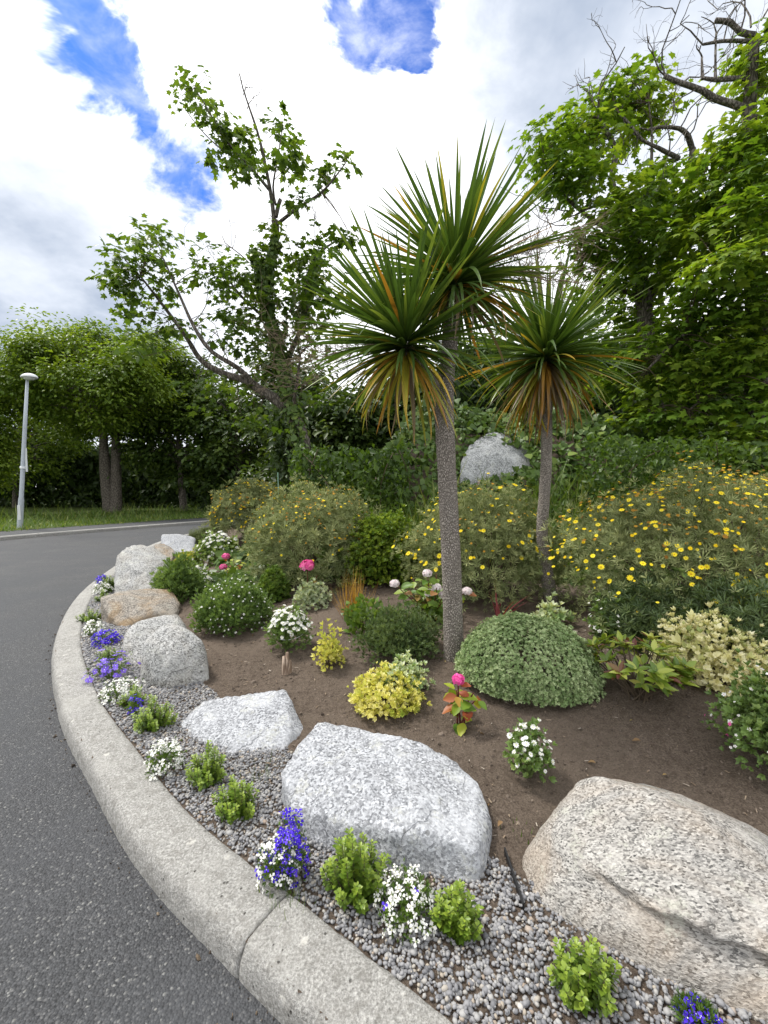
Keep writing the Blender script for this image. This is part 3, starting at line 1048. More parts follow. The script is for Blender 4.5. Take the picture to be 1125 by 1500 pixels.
def scatter_gravel():
    ins = Inst()
    ne = [t_ico(2, s, 0.35, (1, .78, .55)) for s in (1, 2, 3)]
    fa = [t_ico(1, s, 0.3, (1, .78, .55)) for s in (4, 5)]
    idx = np.cumsum(np.r_[0, np.linalg.norm(np.diff(kfine, axis=0), axis=1)])
    tan = nrm(np.gradient(kfine, axis=0))
    nor = np.stack([tan[:, 1], -tan[:, 0]], 1)
    s0, s1 = idx[((kfine - np.array([1.1, .13])) ** 2).sum(1).argmin()], idx[((kfine - np.array([-4.9, 7.6])) ** 2).sum(1).argmin()]
    for (n, size, lay) in ((64000, 0.0074, 0), (14000, 0.0066, 1)):
        s = RS.uniform(s0, s1, n)
        # denser where it shows larger
        i = np.searchsorted(idx, s)
        off = RS.uniform(KW + 0.004, 1.0, n)
        jt = RS.uniform(-.02, .02, n)
        x = kfine[i, 0] + nor[i, 0] * off + tan[i, 0] * jt
        y = kfine[i, 1] + nor[i, 1] * off + tan[i, 1] * jt
        k = (off < gravel_edge(x, y)) & keep_off_rocks(x, y, 0.6)
        x, y = x[k], y[k]
        z = HT(x, y) + (0.003 if lay == 0 else 0.011) + RS.uniform(-.002, .004, len(x))
        dist = np.hypot(x, y)
        sz = size * np.exp(RS.normal(0, .27, len(x))) * np.where(dist > 3.2, 1.35, 1.0)
        t = rdir(len(x))
        t[:, 2] *= 0.35
        nn = rdir(len(x)) * 0.5 + np.array([0, 0, 1])
        R = orient(t, nn)
        rn = np.clip(RS.beta(2.2, 2.6, len(x)), 0, 1)
        rn = np.where(RS.rand(len(x)) < .05, RS.uniform(.85, 1, len(x)), rn)
        pos = np.stack([x, y, z], 1)
        near = dist < 0.95
        pick = RS.randint(0, 3, len(x))
        for q in range(3):
            kq = near & (pick == q)
            ins.add(ne[q], pos[kq], R[kq], sz[kq], rn[kq])
            kq = ~near & (pick % 2 == q)
            if q < 2:
                ins.add(fa[q], pos[kq], R[kq], sz[kq], rn[kq])
    o = ins.build('gravel', M['pebble'], kind='stuff')
    o['label'] = 'rounded grey gravel pebbles between the concrete kerb and the boulders'
    o['category'] = 'gravel'


scatter_gravel()


UP0 = np.array([0, 0, 1.0])
M['litter'] = m_leaf('fallen_leaf', [(0, (.10, .06, .03)), (.5, (.22, .14, .07)), (.8, (.34, .26, .10)), (1, (.14, .18, .05))], .15, .7, .2)


def scatter_soil():
    ins = Inst()
    tm = [t_ico(1, s, 0.7, (1, .8, .6)) for s in (11, 12, 13)]
    n = 17000
    yy = np.exp(RS.uniform(np.log(0.9), np.log(5.8), n))
    xx = RS.uniform(-1.15, 1.3, n) * (yy + 0.5)
    dd = kerb_d(xx, yy)
    k = (dd > gravel_edge(xx, yy) - 0.12) & (dd < 5)
    xx, yy = xx[k], yy[k]
    pos = np.stack([xx, yy, HT(xx, yy) + 0.028 * fbm(np.stack([xx, yy, xx * 0], 1), 3.2, 1, 3) + 0.002], 1)
    sz = 0.0030 * np.exp(RS.normal(0, .55, len(xx))) * (0.6 + 0.32 * yy)
    R = orient(rdir(len(xx)), rdir(len(xx)))
    rn = RS.beta(2, 2, len(xx))
    pk = RS.randint(0, 3, len(xx))
    for q in range(3):
        ins.add(tm[q], pos[pk == q], R[pk == q], sz[pk == q], rn[pk == q])
    o = ins.build('soil_crumbs', M['crumb'], kind='stuff', smooth=False)
    o['label'] = 'loose dark crumbs of soil over the flower bed'
    o['category'] = 'soil'
    # bark and straw chips
    ins = Inst()
    ch = T([(-.5, 0, 0), (.5, .06, .05), (.42, .9, .02), (-.35, 1, .08)], [(0, 1, 2), (0, 2, 3)])
    k = RS.rand(len(xx)) < 0.15
    p2 = pos[k] + np.array([0, 0, .006])
    t = rdir(len(p2)) * np.array([1, 1, .25])
    sc = np.stack([RS.uniform(.002, .006, len(p2)), RS.uniform(.006, .026, len(p2)), np.full(len(p2), .01)], 1) * (0.6 + 0.25 * p2[:, 1:2])
    ins.add(ch, p2, orient(t, rdir(len(p2)) * .4 + np.array([0, 0, 1])), sc, RS.rand(len(p2)))
    o = ins.build('bark_chips', M['chip'], kind='stuff', smooth=False)
    o['label'] = 'pale bark chips and straw scattered on the soil'
    o['category'] = 'mulch'
    # fallen leaves and petals
    ins = Inst()
    k = RS.rand(len(xx)) < 0.010
    p2 = pos[k] + np.array([0, 0, .008])
    ins.add(t_oval(.5, .18, .25), p2, orient(rdir(len(p2)) * np.array([1, 1, .3]), rdir(len(p2)) * .5 + UP0), RS.uniform(.018, .042, len(p2)), RS.rand(len(p2)))
    o = ins.build('leaf_litter', M['litter'], kind='stuff')
    o['label'] = 'scattered fallen brown and yellow leaves on the soil'
    o['category'] = 'leaves'
    # grit washed along the road side of the kerb
    ins = Inst()
    n = 5200
    i = RS.randint(0, len(kfine), n)
    i = i[(kfine[i, 1] > -0.5) & (kfine[i, 1] < 8)]
    tan = nrm(np.gradient(kfine, axis=0))
    nor = np.stack([tan[:, 1], -tan[:, 0]], 1)
    clump = 0.5 + 0.9 * fbm(np.c_[kfine[i], i * 0], 1.7, 30, 3)
    off = -np.abs(RS.normal(0, 1, len(i))) * 0.035 * np.clip(clump * 1.6, 0.15, 2.2)
    x = kfine[i, 0] + nor[i, 0] * off
    y = kfine[i, 1] + nor[i, 1] * off
    k = RS.rand(len(i)) < np.clip(clump * 1.4, .1, 1)
    pos = np.stack([x, y, np.full(len(x), .003)], 1)[k]
    sz = 0.0028 * np.exp(RS.normal(0, .55, len(pos)))
    R = orient(rdir(len(pos)), rdir(len(pos)))
    ins.add(tm[0], pos, R, sz, RS.beta(1.6, 2.4, len(pos)))
    k = RS.rand(len(pos)) < .04
    p2 = pos[k] + np.array([0, 0, .003])
    sc = np.stack([RS.uniform(.002, .006, len(p2)), RS.uniform(.008, .02, len(p2)), np.full(len(p2), .01)], 1)
    ins.add(ch, p2, orient(rdir(len(p2)) * np.array([1, 1, .2]), rdir(len(p2)) * .4 + np.array([0, 0, 1])), sc, RS.uniform(.8, 1, len(p2)))
    o = ins.build('road_grit', M['grit'], kind='stuff', smooth=False)
    o['label'] = 'dark grit and leaf crumbs lying along the foot of the kerb'
    o['category'] = 'grit'


scatter_soil()

# ------------------------------------------------------------------ trees
TL_SYC = t_lobed(0.2)
TL_IVY = T([(0, .3, .03), (0, 0, 0), (.46, .1, 0), (.42, .5, -.02), (0, 1, -.06), (-.42, .5, -.02), (-.46, .1, 0)], [(0, 1, 2), (0, 2, 3), (0, 3, 4), (0, 4, 5), (0, 5, 6), (0, 6, 1)])
TL2 = t_leaf2(0.55, 0.12, 0.1)
TL_OV = t_oval()
UP = np.array([0, 0, 1.0])


def leaf_sprays(ins, cen, rad, n_spray, per, size, tm=None, flat=0.32, spread=0.24, rs=RS, rbias=(0.15, 0.85), surf=0.55):
    """leaves in flattened sprays spread through an ellipsoid; outer sprays are younger (higher rnd)"""
    tm = tm or TL_SYC
    rad = np.array(rad, float)
    u = rdir(n_spray, rs)
    r = surf + (1.08 - surf) * rs.rand(n_spray) ** 0.7
    p = cen + u * r[:, None] * rad
    tone = np.clip(rbias[0] + (rbias[1] - rbias[0]) * (0.62 + 0.75 * perlin(p, .9, 5) + 0.4 * (rs.rand(n_spray) - .5)), 0, 1)
    pts = np.repeat(p, per, 0)
    uu = np.repeat(u, per, 0)
    N = len(pts)
    off = rs.normal(0, spread, (N, 3)) * np.array([1, 1, flat])
    off[:, 2] -= 0.22 * np.hypot(off[:, 0], off[:, 1])
    pos = pts + off
    t = nrm(off * np.array([1, 1, .4]) + 0.10 * uu + rs.normal(0, .05, (N, 3))) + np.array([0, 0, -.35])
    nn = UP + rs.normal(0, .35, (N, 3)) + uu * 0.35
    rn = np.clip(np.repeat(tone, per) + rs.normal(0, .12, N), 0, 1)
    ins.add(tm, pos, orient(t, nn), size * np.exp(rs.normal(0, .22, N)), rn)
    return p


def twigs_to(ins, pts, limb_pts, r=0.012, frac=1.0, rs=RS, sag=0.1):
    for p in pts:
        if rs.rand() > frac:
            continue
        k = ((limb_pts - p) ** 2).sum(1).argmin()
        a = limb_pts[k]
        L_ = np.linalg.norm(p - a)
        if L_ < 0.05 or L_ > 3.2:
            continue
        mid = (a + p) / 2 + rs.normal(0, .07 * L_, 3) + np.array([0, 0, sag * L_])
        V, F = tube(catmull([a, mid, p], L_ / 4), [r * (0.6 + .5 * L_), r * .35], 4, cap=False)
        ins.addmesh(V, F)


def bare_twigs(ins, start, direc, length, r, depth, rs, spread=0.5, crook=0.22):
    """crooked dead branchlets"""
    d = direc / np.linalg.norm(direc)
    pts = [np.array(start)]
    n = 5
    for i in range(n):
        d = nrm((d + rs.normal(0, crook, 3))[None])[0]
        pts.append(pts[-1] + d * length / n)
    V, F = tube(pts, [r, r * .45], 5 if r > .015 else 4, cap=False)
    ins.addmesh(V, F)
    if depth > 0:
        for q in range(rs.randint(2, 4)):
            k = rs.randint(2, n + 1)
            dd = d + rs.normal(0, spread, 3)
            bare_twigs(ins, pts[k], dd, length * rs.uniform(.45, .75), r * .55, depth - 1, rs, spread, crook)


def limb_mesh(ins, pts, r0, r1, sides=9, step=0.18, jit=0.16, seed=1):
    c = catmull(pts, step)
    V, F = tube(c, np.linspace(r0, r1, len(c)), sides, jit, seed)
    ins.addmesh(V, F)
    return c


# --- ivy-clad sycamore with bare limbs, behind the shrubs on the left
def tree_ivy():
    rs = np.random.RandomState(21)
    Y = 9.5
    base = onto(-1.75, Y, -0.1)
    root = thing('sycamore_tree', 'leaning ivy-clad sycamore with sparse leafy branches rising high against the clouds', 'tree', base)
    q = lambda x, y, dy=0.0: D(x, y, Y + dy)
    tr, lb, tw = Inst(), Inst(), Inst()
    allp = []
    allp.append(limb_mesh(tr, [base, q(446, 645), q(415, 595), q(378, 569), q(359, 556)], .15, .10))
    for pts, a, b in [
            ([q(359, 556), q(329, 548, .2), q(295, 528, .3), q(273, 494, .3), q(243, 453, .2), q(206, 405, .1)], .085, .02),
            ([q(378, 569), q(350, 540, -.3), q(310, 515, -.5), q(285, 480, -.5), q(262, 430, -.4), q(240, 380, -.3)], .06, .015),
            ([q(446, 655), q(430, 600, .2), q(415, 540, .4), q(398, 475, .5), q(388, 410, .4), q(404, 345, .3), q(402, 322, .2)], .13, .075),
            ([q(402, 325, .2), q(396, 280, .2), q(381, 207, .1), q(366, 160), q(356, 130), q(351, 108)], .05, .010),
            ([q(396, 280, .2), q(366, 244), q(329, 203, -.1), q(299, 151, -.2), q(285, 130, -.2)], .035, .010),
            ([q(366, 244), q(320, 215, .3), q(290, 185, .4), q(268, 155, .4)], .02, .007),
            ([q(404, 330, .2), q(437, 304), q(471, 282, -.2), q(492, 258, -.3), q(508, 236, -.3)], .04, .010),
            ([q(404, 318, .2), q(408, 300, .2), q(411, 292, .2)], .045, .04),
            ([q(404, 300, .2), q(400, 274, .3), q(407, 229, .4), q(414, 185, .4)], .026, .009),
            ([q(415, 540, .4), q(445, 470, .6), q(455, 420, .7), q(470, 370, .8), q(508, 345, .9)], .07, .015),
            ([q(398, 475, .5), q(350, 430, .7), q(320, 385, .8)], .045, .012),
            ([q(425, 620), q(435, 560, -.3), q(440, 520, -.5)], .05, .02)]:
        allp.append(limb_mesh(lb, pts, a, b, 8))
    LP = np.concatenate(allp)
    for x, y, dx, dy, L_, r in [(356, 140, .15, 1, .5, .01), (362, 160, .5, 1, .55, .012), (351, 110, -.1, 1, .35, .008), (365, 385, -.7, .7, 1.1, .014), (372, 400, .4, 1, .7, .01), (470, 380, -.3, 1, .9, .012), (455, 420, -.6, 1, .9, .01),
                                (285, 470, .25, 1, 1.1, .014), (295, 500, .2, 1, 1.0, .014), (330, 520, -.5, 1, 1.2, .014), (345, 540, -.7, .8, 1.3, .014), (470, 345, -.2, 1, .5, .009), (415, 540, .5, .6, 1.0, .012), (268, 160, -1, .3, .25, .006)]:
        bare_twigs(tw, q(x, y, .2), np.array([dx, rs.normal(0, .3), dy]), L_, r, 2, rs, .45)
    lf = Inst()
    s = Y / FPX
    for x, y, r, k in [(285, 128, 22, 9), (303, 160, 24, 12), (330, 190, 30, 18), (352, 216, 26, 15), (322, 214, 22, 10), (368, 245, 12, 4), (345, 240, 16, 6), (268, 154, 9, 2), (410, 190, 20, 12), (417, 218, 22, 13), (425, 245, 17, 9), (432, 285, 16, 6), (448, 290, 10, 3), (470, 270, 14, 5), (485, 255, 14, 6),
                       (500, 240, 14, 6), (402, 338, 14, 5), (212, 352, 28, 12), (238, 350, 24, 10), (182, 380, 30, 16), (160, 405, 26, 13), (205, 400, 36, 20), (185, 432, 26, 13), (225, 438, 30, 14), (248, 410, 24, 8), (245, 468, 22, 9), (268, 478, 14, 5), (195, 490, 32, 12), (225, 497, 20, 8), (265, 385, 12, 2),
                       (318, 384, 26, 12), (336, 412, 32, 18), (310, 410, 20, 8), (365, 395, 26, 13), (395, 400, 30, 18), (450, 362, 26, 14), (440, 395, 32, 18), (508, 345, 17, 9), (360, 450, 40, 24), (405, 460, 38, 24), (440, 440, 32, 18), (330, 480, 34, 15), (380, 510, 42, 24), (425, 510, 36, 20), (330, 550, 36, 12), (480, 440, 28, 14), (465, 480, 30, 14), (300, 575, 32, 8), (350, 600, 40, 13), (400, 590, 38, 12), (440, 575, 34, 11), (470, 400, 26, 12), (480, 350, 12, 3)]:
        dy = rs.uniform(-.5, .6)
        c = q(x, y, dy)
        p = leaf_sprays(lf, c, (r * s, r * s * 1.2, r * s * .9), max(2, int(k * .85)), 9, 0.118, spread=0.125, rs=rs, rbias=(.1, .85), surf=.3)
        twigs_to(tw, p[::2], LP, .010, .8, rs)
    # ivy on the stem
    iv = Inst()
    st = np.concatenate([catmull([base, q(440, 640), q(425, 590), q(412, 530), q(396, 470), q(386, 410), q(372, 370)], .05), catmull([q(404, 350), q(396, 380), q(388, 420)], .05), catmull([q(440, 480, .4), q(452, 420, .6), q(465, 375, .7)], .05)])
    k = rs.randint(0, len(st), 5200)
    u = rdir(5200, rs)
    rad = np.interp(st[k][:, 2], [0.3, 3, 5, 7], [.24, .22, .20, .13])
    pos = st[k] + u * (rad * rs.uniform(.55, 1.1, 5200))[:, None]
    iv.add(TL_IVY, pos, orient(rs.normal(0, .5, (5200, 3)) + np.array([0, 0, -1]), u + np.array([0, 0, .4])), 0.085 * np.exp(rs.normal(0, .25, 5200)), np.clip(rs.normal(.6, .25, 5200), 0, 1))
    tr.build('trunk', M['bark'], root)
    lb.build('limbs', M['bark'], root)
    tw.build('twigs', M['twig'], root, kind='stuff')
    lf.build('crown', M['sycdark'], root, kind='stuff')
    iv.build('ivy', M['ivy'], root, kind='stuff')
    # dry brown twiggy tangle low in the crown
    bt = Inst()
    for i in range(46):
        bare_twigs(bt, q(rs.uniform(405, 450), rs.uniform(470, 570), -.5), np.array([rs.normal(0, .8), rs.normal(-.3, .4), rs.normal(.1, .6)]), rs.uniform(.4, .8), .007, 2, rs, .8)
    bt.build('dry_tangle', M['driedtwig'], root, kind='stuff')


M['driedtwig'] = m_plain('dried_twig', (.22, .17, .12), 0.9, 0.1)
tree_ivy()


# --- the sycamores on the bank to the right, with dead limbs at the top
def tree_right(Y, xb, label, limbs, dead, twl, clumps, seed, size=0.112):
    rs = np.random.RandomState(seed)
    base = onto(*[D(xb, 640, Y)[0], Y], -0.15)
    root = thing('sycamore_tree', label, 'tree', base)
    q = lambda x, y, dy=0.0: D(x, y, Y + dy)
    tr, lb, dd, tw, lf = Inst(), Inst(), Inst(), Inst(), Inst()
    allp = []
    for i, (pts, a, b) in enumerate(limbs):
        pts = [q(*p) for p in pts]
        if i == 0:
            pts = [base] + pts
        allp.append(limb_mesh(tr if i == 0 else lb, pts, a, b, 10))
    for pts, a, b in dead:
        allp.append(limb_mesh(dd, [q(*p) for p in pts], a * .78, b * .72, 9, .12, .3))
    LP = np.concatenate(allp)
    for x, y, dx, dz, L_, r, dep in twl:
        bare_twigs(dd, q(x, y), np.array([dx, rs.normal(0, .25), dz]), L_, r, dep, rs, .45, .3)
    for x, y, r, dy in clumps:
        s = (Y + dy) / FPX
        k = int(31 * (r * s / .55) ** 2) + 5
        p = leaf_sprays(lf, q(x, y, dy), (r * s, r * s, r * s * .72), k, 9, size, spread=.19, flat=.22, rs=rs, rbias=(.15, 1.05), surf=.35)
        twigs_to(tw, p[::3], LP, .011, .8, rs)
    tr.build('trunk', M['bark'], root)
    if lb.V:
        lb.build('limbs', M['bark'], root)
    dd.build('dead_branches', M['deadwood'], root)
    tw.build('twigs', M['twig'], root, kind='stuff')
    lf.build('crown', M['syc'], root, kind='stuff')


tree_right(8.8, 965, 'spreading sycamore on the bank with bare grey upper limbs, behind the smaller palm',
           [([(950, 520), (942, 434), (927, 340)], .20, .12),
            ([(945, 450), (980, 380), (1003, 300), (1015, 219, .3)], .10, .06), ([(930, 360), (880, 330), (830, 290), (800, 240)], .06, .012), ([(942, 434), (890, 420), (850, 400)], .05, .012),
            ([(927, 330), (950, 270), (955, 200), (950, 150)], .05, .012)],
           [([(927, 335), (899, 277), (898, 245), (903, 224), (890, 195), (876, 173)], .10, .055), ([(924, 326), (905, 306), (880, 301), (860, 306), (843, 315)], .065, .03),
            ([(1015, 222, .3), (1008, 200, .2), (995, 188), (970, 186), (950, 190)], .07, .035), ([(994, 232, .3), (965, 217), (941, 205), (925, 185), (907, 166)], .06, .025)],
           [(876, 175, .05, 1, 1.1, .02, 3), (880, 180, -.4, .9, .9, .016, 2), (880, 178, .4, 1, .7, .016, 2), (950, 190, -.5, .3, .9, .016, 3), (941, 205, .1, .8, 1.2, .016, 3), (925, 185, -.2, 1, 1.1, .014, 3), (995, 190, .3, 1, 1.3, .016, 3), (970, 190, -.1, 1, 1.3, .014, 3),
            (1008, 200, .6, .9, 1.0, .016, 3), (960, 215, .4, .5, 1.2, .014, 3), (843, 315, -1, .2, .8, .014, 3), (980, 225, .2, .7, 1.1, .014, 3), (905, 240, .6, .6, .9, .014, 2), (840, 310, -.8, -.3, 1.0, .014, 3), (830, 330, -.9, .1, 1.0, .012, 3), (820, 360, -.8, -.2, 1.0, .012, 3)],
           [(796, 200, 20, 0), (815, 225, 30, -.2), (840, 185, 26, 0), (868, 165, 34, .3), (905, 135, 26, .4), (935, 130, 32, .4), (955, 160, 28, .5), (830, 265, 30, -.2), (805, 262, 16, 0), (860, 215, 40, .3), (920, 180, 22, .8), (855, 270, 36, -.3), (905, 290, 30, -.5), (945, 290, 42, -.5), (985, 270, 40, -.3), (965, 250, 24, .8),
            (875, 335, 36, -.4), (850, 365, 30, -.2), (915, 345, 38, -.6), (960, 345, 42, -.8), (1000, 330, 44, -.6), (890, 400, 40, -.2), (940, 400, 36, .3), (985, 395, 40, -.6), (870, 440, 34, .2), (920, 460, 36, .5), (960, 470, 40, .3), (850, 500, 34, .8), (900, 520, 40, .6), (880, 560, 40, .8)], 31)
tree_right(7.6, 1110, 'dense sycamore over the largest daisy bush, dead branch stubs on top',
           [([(1110, 500), (1105, 380), (1100, 260), (1098, 150), (1105, 60)], .22, .08),
            ([(1105, 400), (1060, 370), (1020, 350)], .08, .02), ([(1105, 330), (1060, 290), (1030, 260)], .06, .015), ([(1110, 480), (1050, 470), (990, 500), (950, 540)], .09, .02), ([(1110, 520), (1060, 560), (1010, 600)], .07, .015)],
           [([(1098, 160), (1071, 152), (1045, 143), (1029, 133), (1000, 122), (973, 111)], .075, .045), ([(1104, 115), (1075, 115), (1050, 117), (1029, 114)], .06, .035), ([(1048, 116), (1048, 80), (1049, 48)], .03, .02), ([(1029, 116), (1028, 84)], .035, .02),
            ([(1125, 58), (1090, 60), (1060, 60), (1030, 65)], .055, .025), ([(1105, 52), (1085, 47), (1070, 33), (1048, 30)], .06, .05)],
           [(975, 112, -.3, 1, 1.0, .016, 3), (975, 112, -1, .4, .7, .014, 3), (1000, 122, -.1, 1, 1.2, .014, 3), (1030, 66, -.6, .8, .9, .014, 3), (1045, 62, .1, 1, .7, .012, 2), (1050, 50, 0, 1, .4, .012, 1), (1029, 85, 0, 1, .3, .014, 1), (1100, 40, .2, 1, 1.0, .016, 3), (1085, 45, -.1, 1, .9, .014, 3), (1115, 30, .4, 1, 1, .014, 3),
            (1020, 130, -.6, -.5, .8, .012, 3), (1045, 145, -.4, -.6, .9, .012, 3), (1060, 60, -.3, 1, .8, .012, 3)],
           [(1110, 90, 26, 0), (1085, 85, 16, .3), (1120, 130, 34, 0), (1140, 60, 30, 0), (1095, 190, 38, -.2), (1060, 215, 36, 0), (1130, 200, 44, -.3), (1110, 250, 44, -.5), (1060, 265, 44, -.2), (1025, 295, 40, .2), (1090, 315, 46, -.7), (1140, 300, 50, -.6), (1045, 340, 40, -.3), (1110, 370, 50, -.9), (1060, 395, 44, -.8), (1150, 390, 50, -.8),
            (1020, 400, 36, .2), (1100, 440, 50, -.6), (1040, 450, 46, -.3), (1000, 480, 42, .1), (1150, 470, 50, -.5), (960, 510, 40, .3), (1060, 510, 50, -.2), (1110, 520, 54, -.4), (1010, 540, 46, .2), (960, 565, 38, .4), (920, 545, 28, .8), (1070, 575, 50, -.2), (1120, 600, 50, -.5), (1010, 605, 44, .1), (950, 610, 32, .4), (1060, 640, 40, -.2), (1120, 655, 44, -.6), (1000, 650, 32, .2)], 41)


# --- trees across the road and behind the bank
def crown_tree(label, px, Y, top, w_px, base_py=None, z0=None, mt='oak', n=42, per=150, size=0.24, seed=0, trunk_r=.22, clear=0.25, stems=1, bot=None, group=None, name='broadleaf_tree', zr=0.55, crange=(.24, .42)):
    """tree with a crown built of leaf clumps on limbs; px/top/w in photo pixels at depth Y"""
    rs = np.random.RandomState(seed)
    x = D(px, 700, Y)[0]
    if z0 is None:
        z0 = 0.2 if x < -6.5 or Y > 22 else float(HT(x, Y))
    base = np.array([x, Y, z0 - 0.1])
    zt = D(px, top, Y)[2]
    Hh = zt - z0
    rx = w_px / 2 * Y / FPX
    zb = z0 + Hh * clear if bot is None else D(px, bot, Y)[2]
    cz = (zt + zb) / 2
    rz = (zt - zb) / 2
    root = thing(name, label, 'tree', base, group)
    tr, lb, lf = Inst(), Inst(), Inst()
    LPs = []
    for k in range(stems):
        off = np.array([(k - (stems - 1) / 2) * trunk_r * .85, rs.normal(0, .1), 0])
        tp = base + np.array([rs.normal(0, .12) * rx + off[0] * 4, rs.normal(0, .1) * rx, Hh * rs.uniform(.6, .8)])
        LPs.append(limb_mesh(tr, [base + off, base + off + (tp - base) * .3 + rs.normal(0, .05, 3), tp], trunk_r, trunk_r * .3, 9, .4, .12))
    S = np.concatenate(LPs)
    u = rdir(n, rs)
    cr = 0.62 + 0.38 * rs.rand(n) ** .5
    cs = np.array([x, Y, cz]) + u * cr[:, None] * np.array([rx, rx * .85, rz]) * 0.82
    zmin = zb + .25
    cs[:, 2] = np.maximum(cs[:, 2], zmin + rs.rand(n) * rz * .4)
    for c in cs:
        low = S[S[:, 2] < max(c[2] - .1 * rz, z0 + Hh * .3)]
        a = low[((low - c) ** 2).sum(1).argmin()] if len(low) else S[0]
        m_ = (a + c) / 2 + rs.normal(0, .12, 3) * rx * .3 + np.array([0, 0, .1 * rz])
        V, F = tube(catmull([a, m_, c], 1.0), [trunk_r * .35, .02], 5, cap=False)
        lb.addmesh(V, F)
        r = rs.uniform(*crange) * min(rx, rz * 1.3)
        leaf_sprays(lf, c, (r * 1.15, r * 1.15, r * zr), max(3, per // 8), 8, size, tm=TL2, flat=.7, spread=r * .28, rs=rs, rbias=(.05, 1.0), surf=.3)
    tr.build('trunk', M['bark'], root)
    lb.build('limbs', M['bark'], root)
    lf.build('crown', M[mt], root, kind='stuff')
    return root


crown_tree('wide round-headed tree with a forked pale trunk on the grass verge across the road', 160, 23.2, 472, 300, mt='oak', n=95, per=520, size=.20, seed=3, trunk_r=.34, clear=.36, stems=2, zr=.95, crange=(.14, .30))
crown_tree('yellow-green tree behind the lamp post across the road', 20, 28, 525, 220, mt='oak', n=50, per=380, size=.21, zr=.95, crange=(.16, .32), seed=5, clear=.10)
crown_tree('tree leaning past the lamp post over the verge', -60, 21, 545, 190, mt='oak', n=44, per=320, size=.20, zr=.95, crange=(.16, .32), seed=6, clear=.12)
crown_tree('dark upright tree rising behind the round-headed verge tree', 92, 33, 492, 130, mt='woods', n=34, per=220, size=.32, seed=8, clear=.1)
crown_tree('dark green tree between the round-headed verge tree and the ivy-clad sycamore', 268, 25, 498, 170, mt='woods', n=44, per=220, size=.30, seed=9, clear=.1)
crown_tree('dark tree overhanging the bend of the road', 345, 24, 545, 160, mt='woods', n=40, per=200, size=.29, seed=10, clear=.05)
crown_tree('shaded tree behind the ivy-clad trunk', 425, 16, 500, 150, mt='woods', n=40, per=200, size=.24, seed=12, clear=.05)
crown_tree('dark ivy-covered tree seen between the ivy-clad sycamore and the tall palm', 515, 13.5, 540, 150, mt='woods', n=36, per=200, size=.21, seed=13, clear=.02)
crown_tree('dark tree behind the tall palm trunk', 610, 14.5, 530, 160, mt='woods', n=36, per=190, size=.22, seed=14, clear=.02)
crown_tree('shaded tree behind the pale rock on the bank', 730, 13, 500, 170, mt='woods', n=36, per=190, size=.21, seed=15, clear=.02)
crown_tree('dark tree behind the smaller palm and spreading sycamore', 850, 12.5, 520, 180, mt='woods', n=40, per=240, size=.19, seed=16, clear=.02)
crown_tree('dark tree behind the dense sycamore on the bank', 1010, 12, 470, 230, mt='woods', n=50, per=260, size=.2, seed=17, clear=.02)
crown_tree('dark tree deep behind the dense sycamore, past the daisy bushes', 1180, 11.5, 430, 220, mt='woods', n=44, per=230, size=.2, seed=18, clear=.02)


def hedge(name, label, cat, x0, x1, Y, top, base, mt, n, size, seed, kind=None, depth=1.2):
    rs = np.random.RandomState(seed)
    a, b = D(x0, base, Y), D(x1, base, Y)
    c = (a + b) / 2
    z0 = 0.2 if c[0] < -6.5 or Y > 22 else float(HT(c[0], c[1]))
    zt = D((x0 + x1) / 2, top, Y)[2]
    root = thing(name, label, cat, (c[0], c[1], z0))
    lf, st = Inst(), Inst()
    x = rs.uniform(a[0], b[0], n)
    hh = (zt - z0) * (0.85 + 0.25 * fbm(np.c_[x, x * 0, x * 0], .8, seed, 3))
    v = rs.rand(n) ** .8
    pos = np.c_[x, Y + rs.normal(0, depth * .4, n) * (1 - .4 * v), z0 + v * hh]
    u = np.c_[rs.normal(0, .5, n), -np.abs(rs.normal(.6, .5, n)), rs.normal(.5, .4, n)]
    lf.add(TL2, pos, orient(rs.normal(0, .7, (n, 3)) + np.array([0, 0, -.6]), u), size * np.exp(rs.normal(0, .25, n)), np.clip(.42 + .5 * perlin(pos, 1.2, seed) + rs.normal(0, .16, n), 0, 1))
    for i in range(int((b[0] - a[0]) * 1.2) + 2):
        xx = rs.uniform(a[0], b[0])
        V, F = tube(catmull([(xx, Y, z0 - .05), (xx + rs.normal(0, .2), Y + rs.normal(0, .2), z0 + (zt - z0) * .5), (xx + rs.normal(0, .4), Y + rs.normal(0, .3), z0 + (zt - z0) * .78)], .4), [min(.05, size * .09), .008], 5)
        st.addmesh(V, F)
    st.build('stems', M['twig'], root, kind='stuff')
    lf.build('foliage', M[mt], root, kind='stuff')


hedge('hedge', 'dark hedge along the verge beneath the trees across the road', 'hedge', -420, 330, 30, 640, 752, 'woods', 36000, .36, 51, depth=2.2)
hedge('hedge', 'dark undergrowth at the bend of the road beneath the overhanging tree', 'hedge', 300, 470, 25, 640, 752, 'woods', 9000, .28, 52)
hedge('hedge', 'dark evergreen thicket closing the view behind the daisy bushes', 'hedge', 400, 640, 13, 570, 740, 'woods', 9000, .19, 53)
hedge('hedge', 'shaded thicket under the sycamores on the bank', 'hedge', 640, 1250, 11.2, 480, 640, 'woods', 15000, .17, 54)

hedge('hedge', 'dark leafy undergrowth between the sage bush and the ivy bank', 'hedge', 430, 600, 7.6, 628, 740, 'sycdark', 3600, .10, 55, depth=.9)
hedge('hedge', 'low bramble thicket over the largest daisy bush under the sycamores', 'hedge', 860, 1260, 6.6, 625, 730, 'sycdark', 5200, .09, 56, depth=.9)

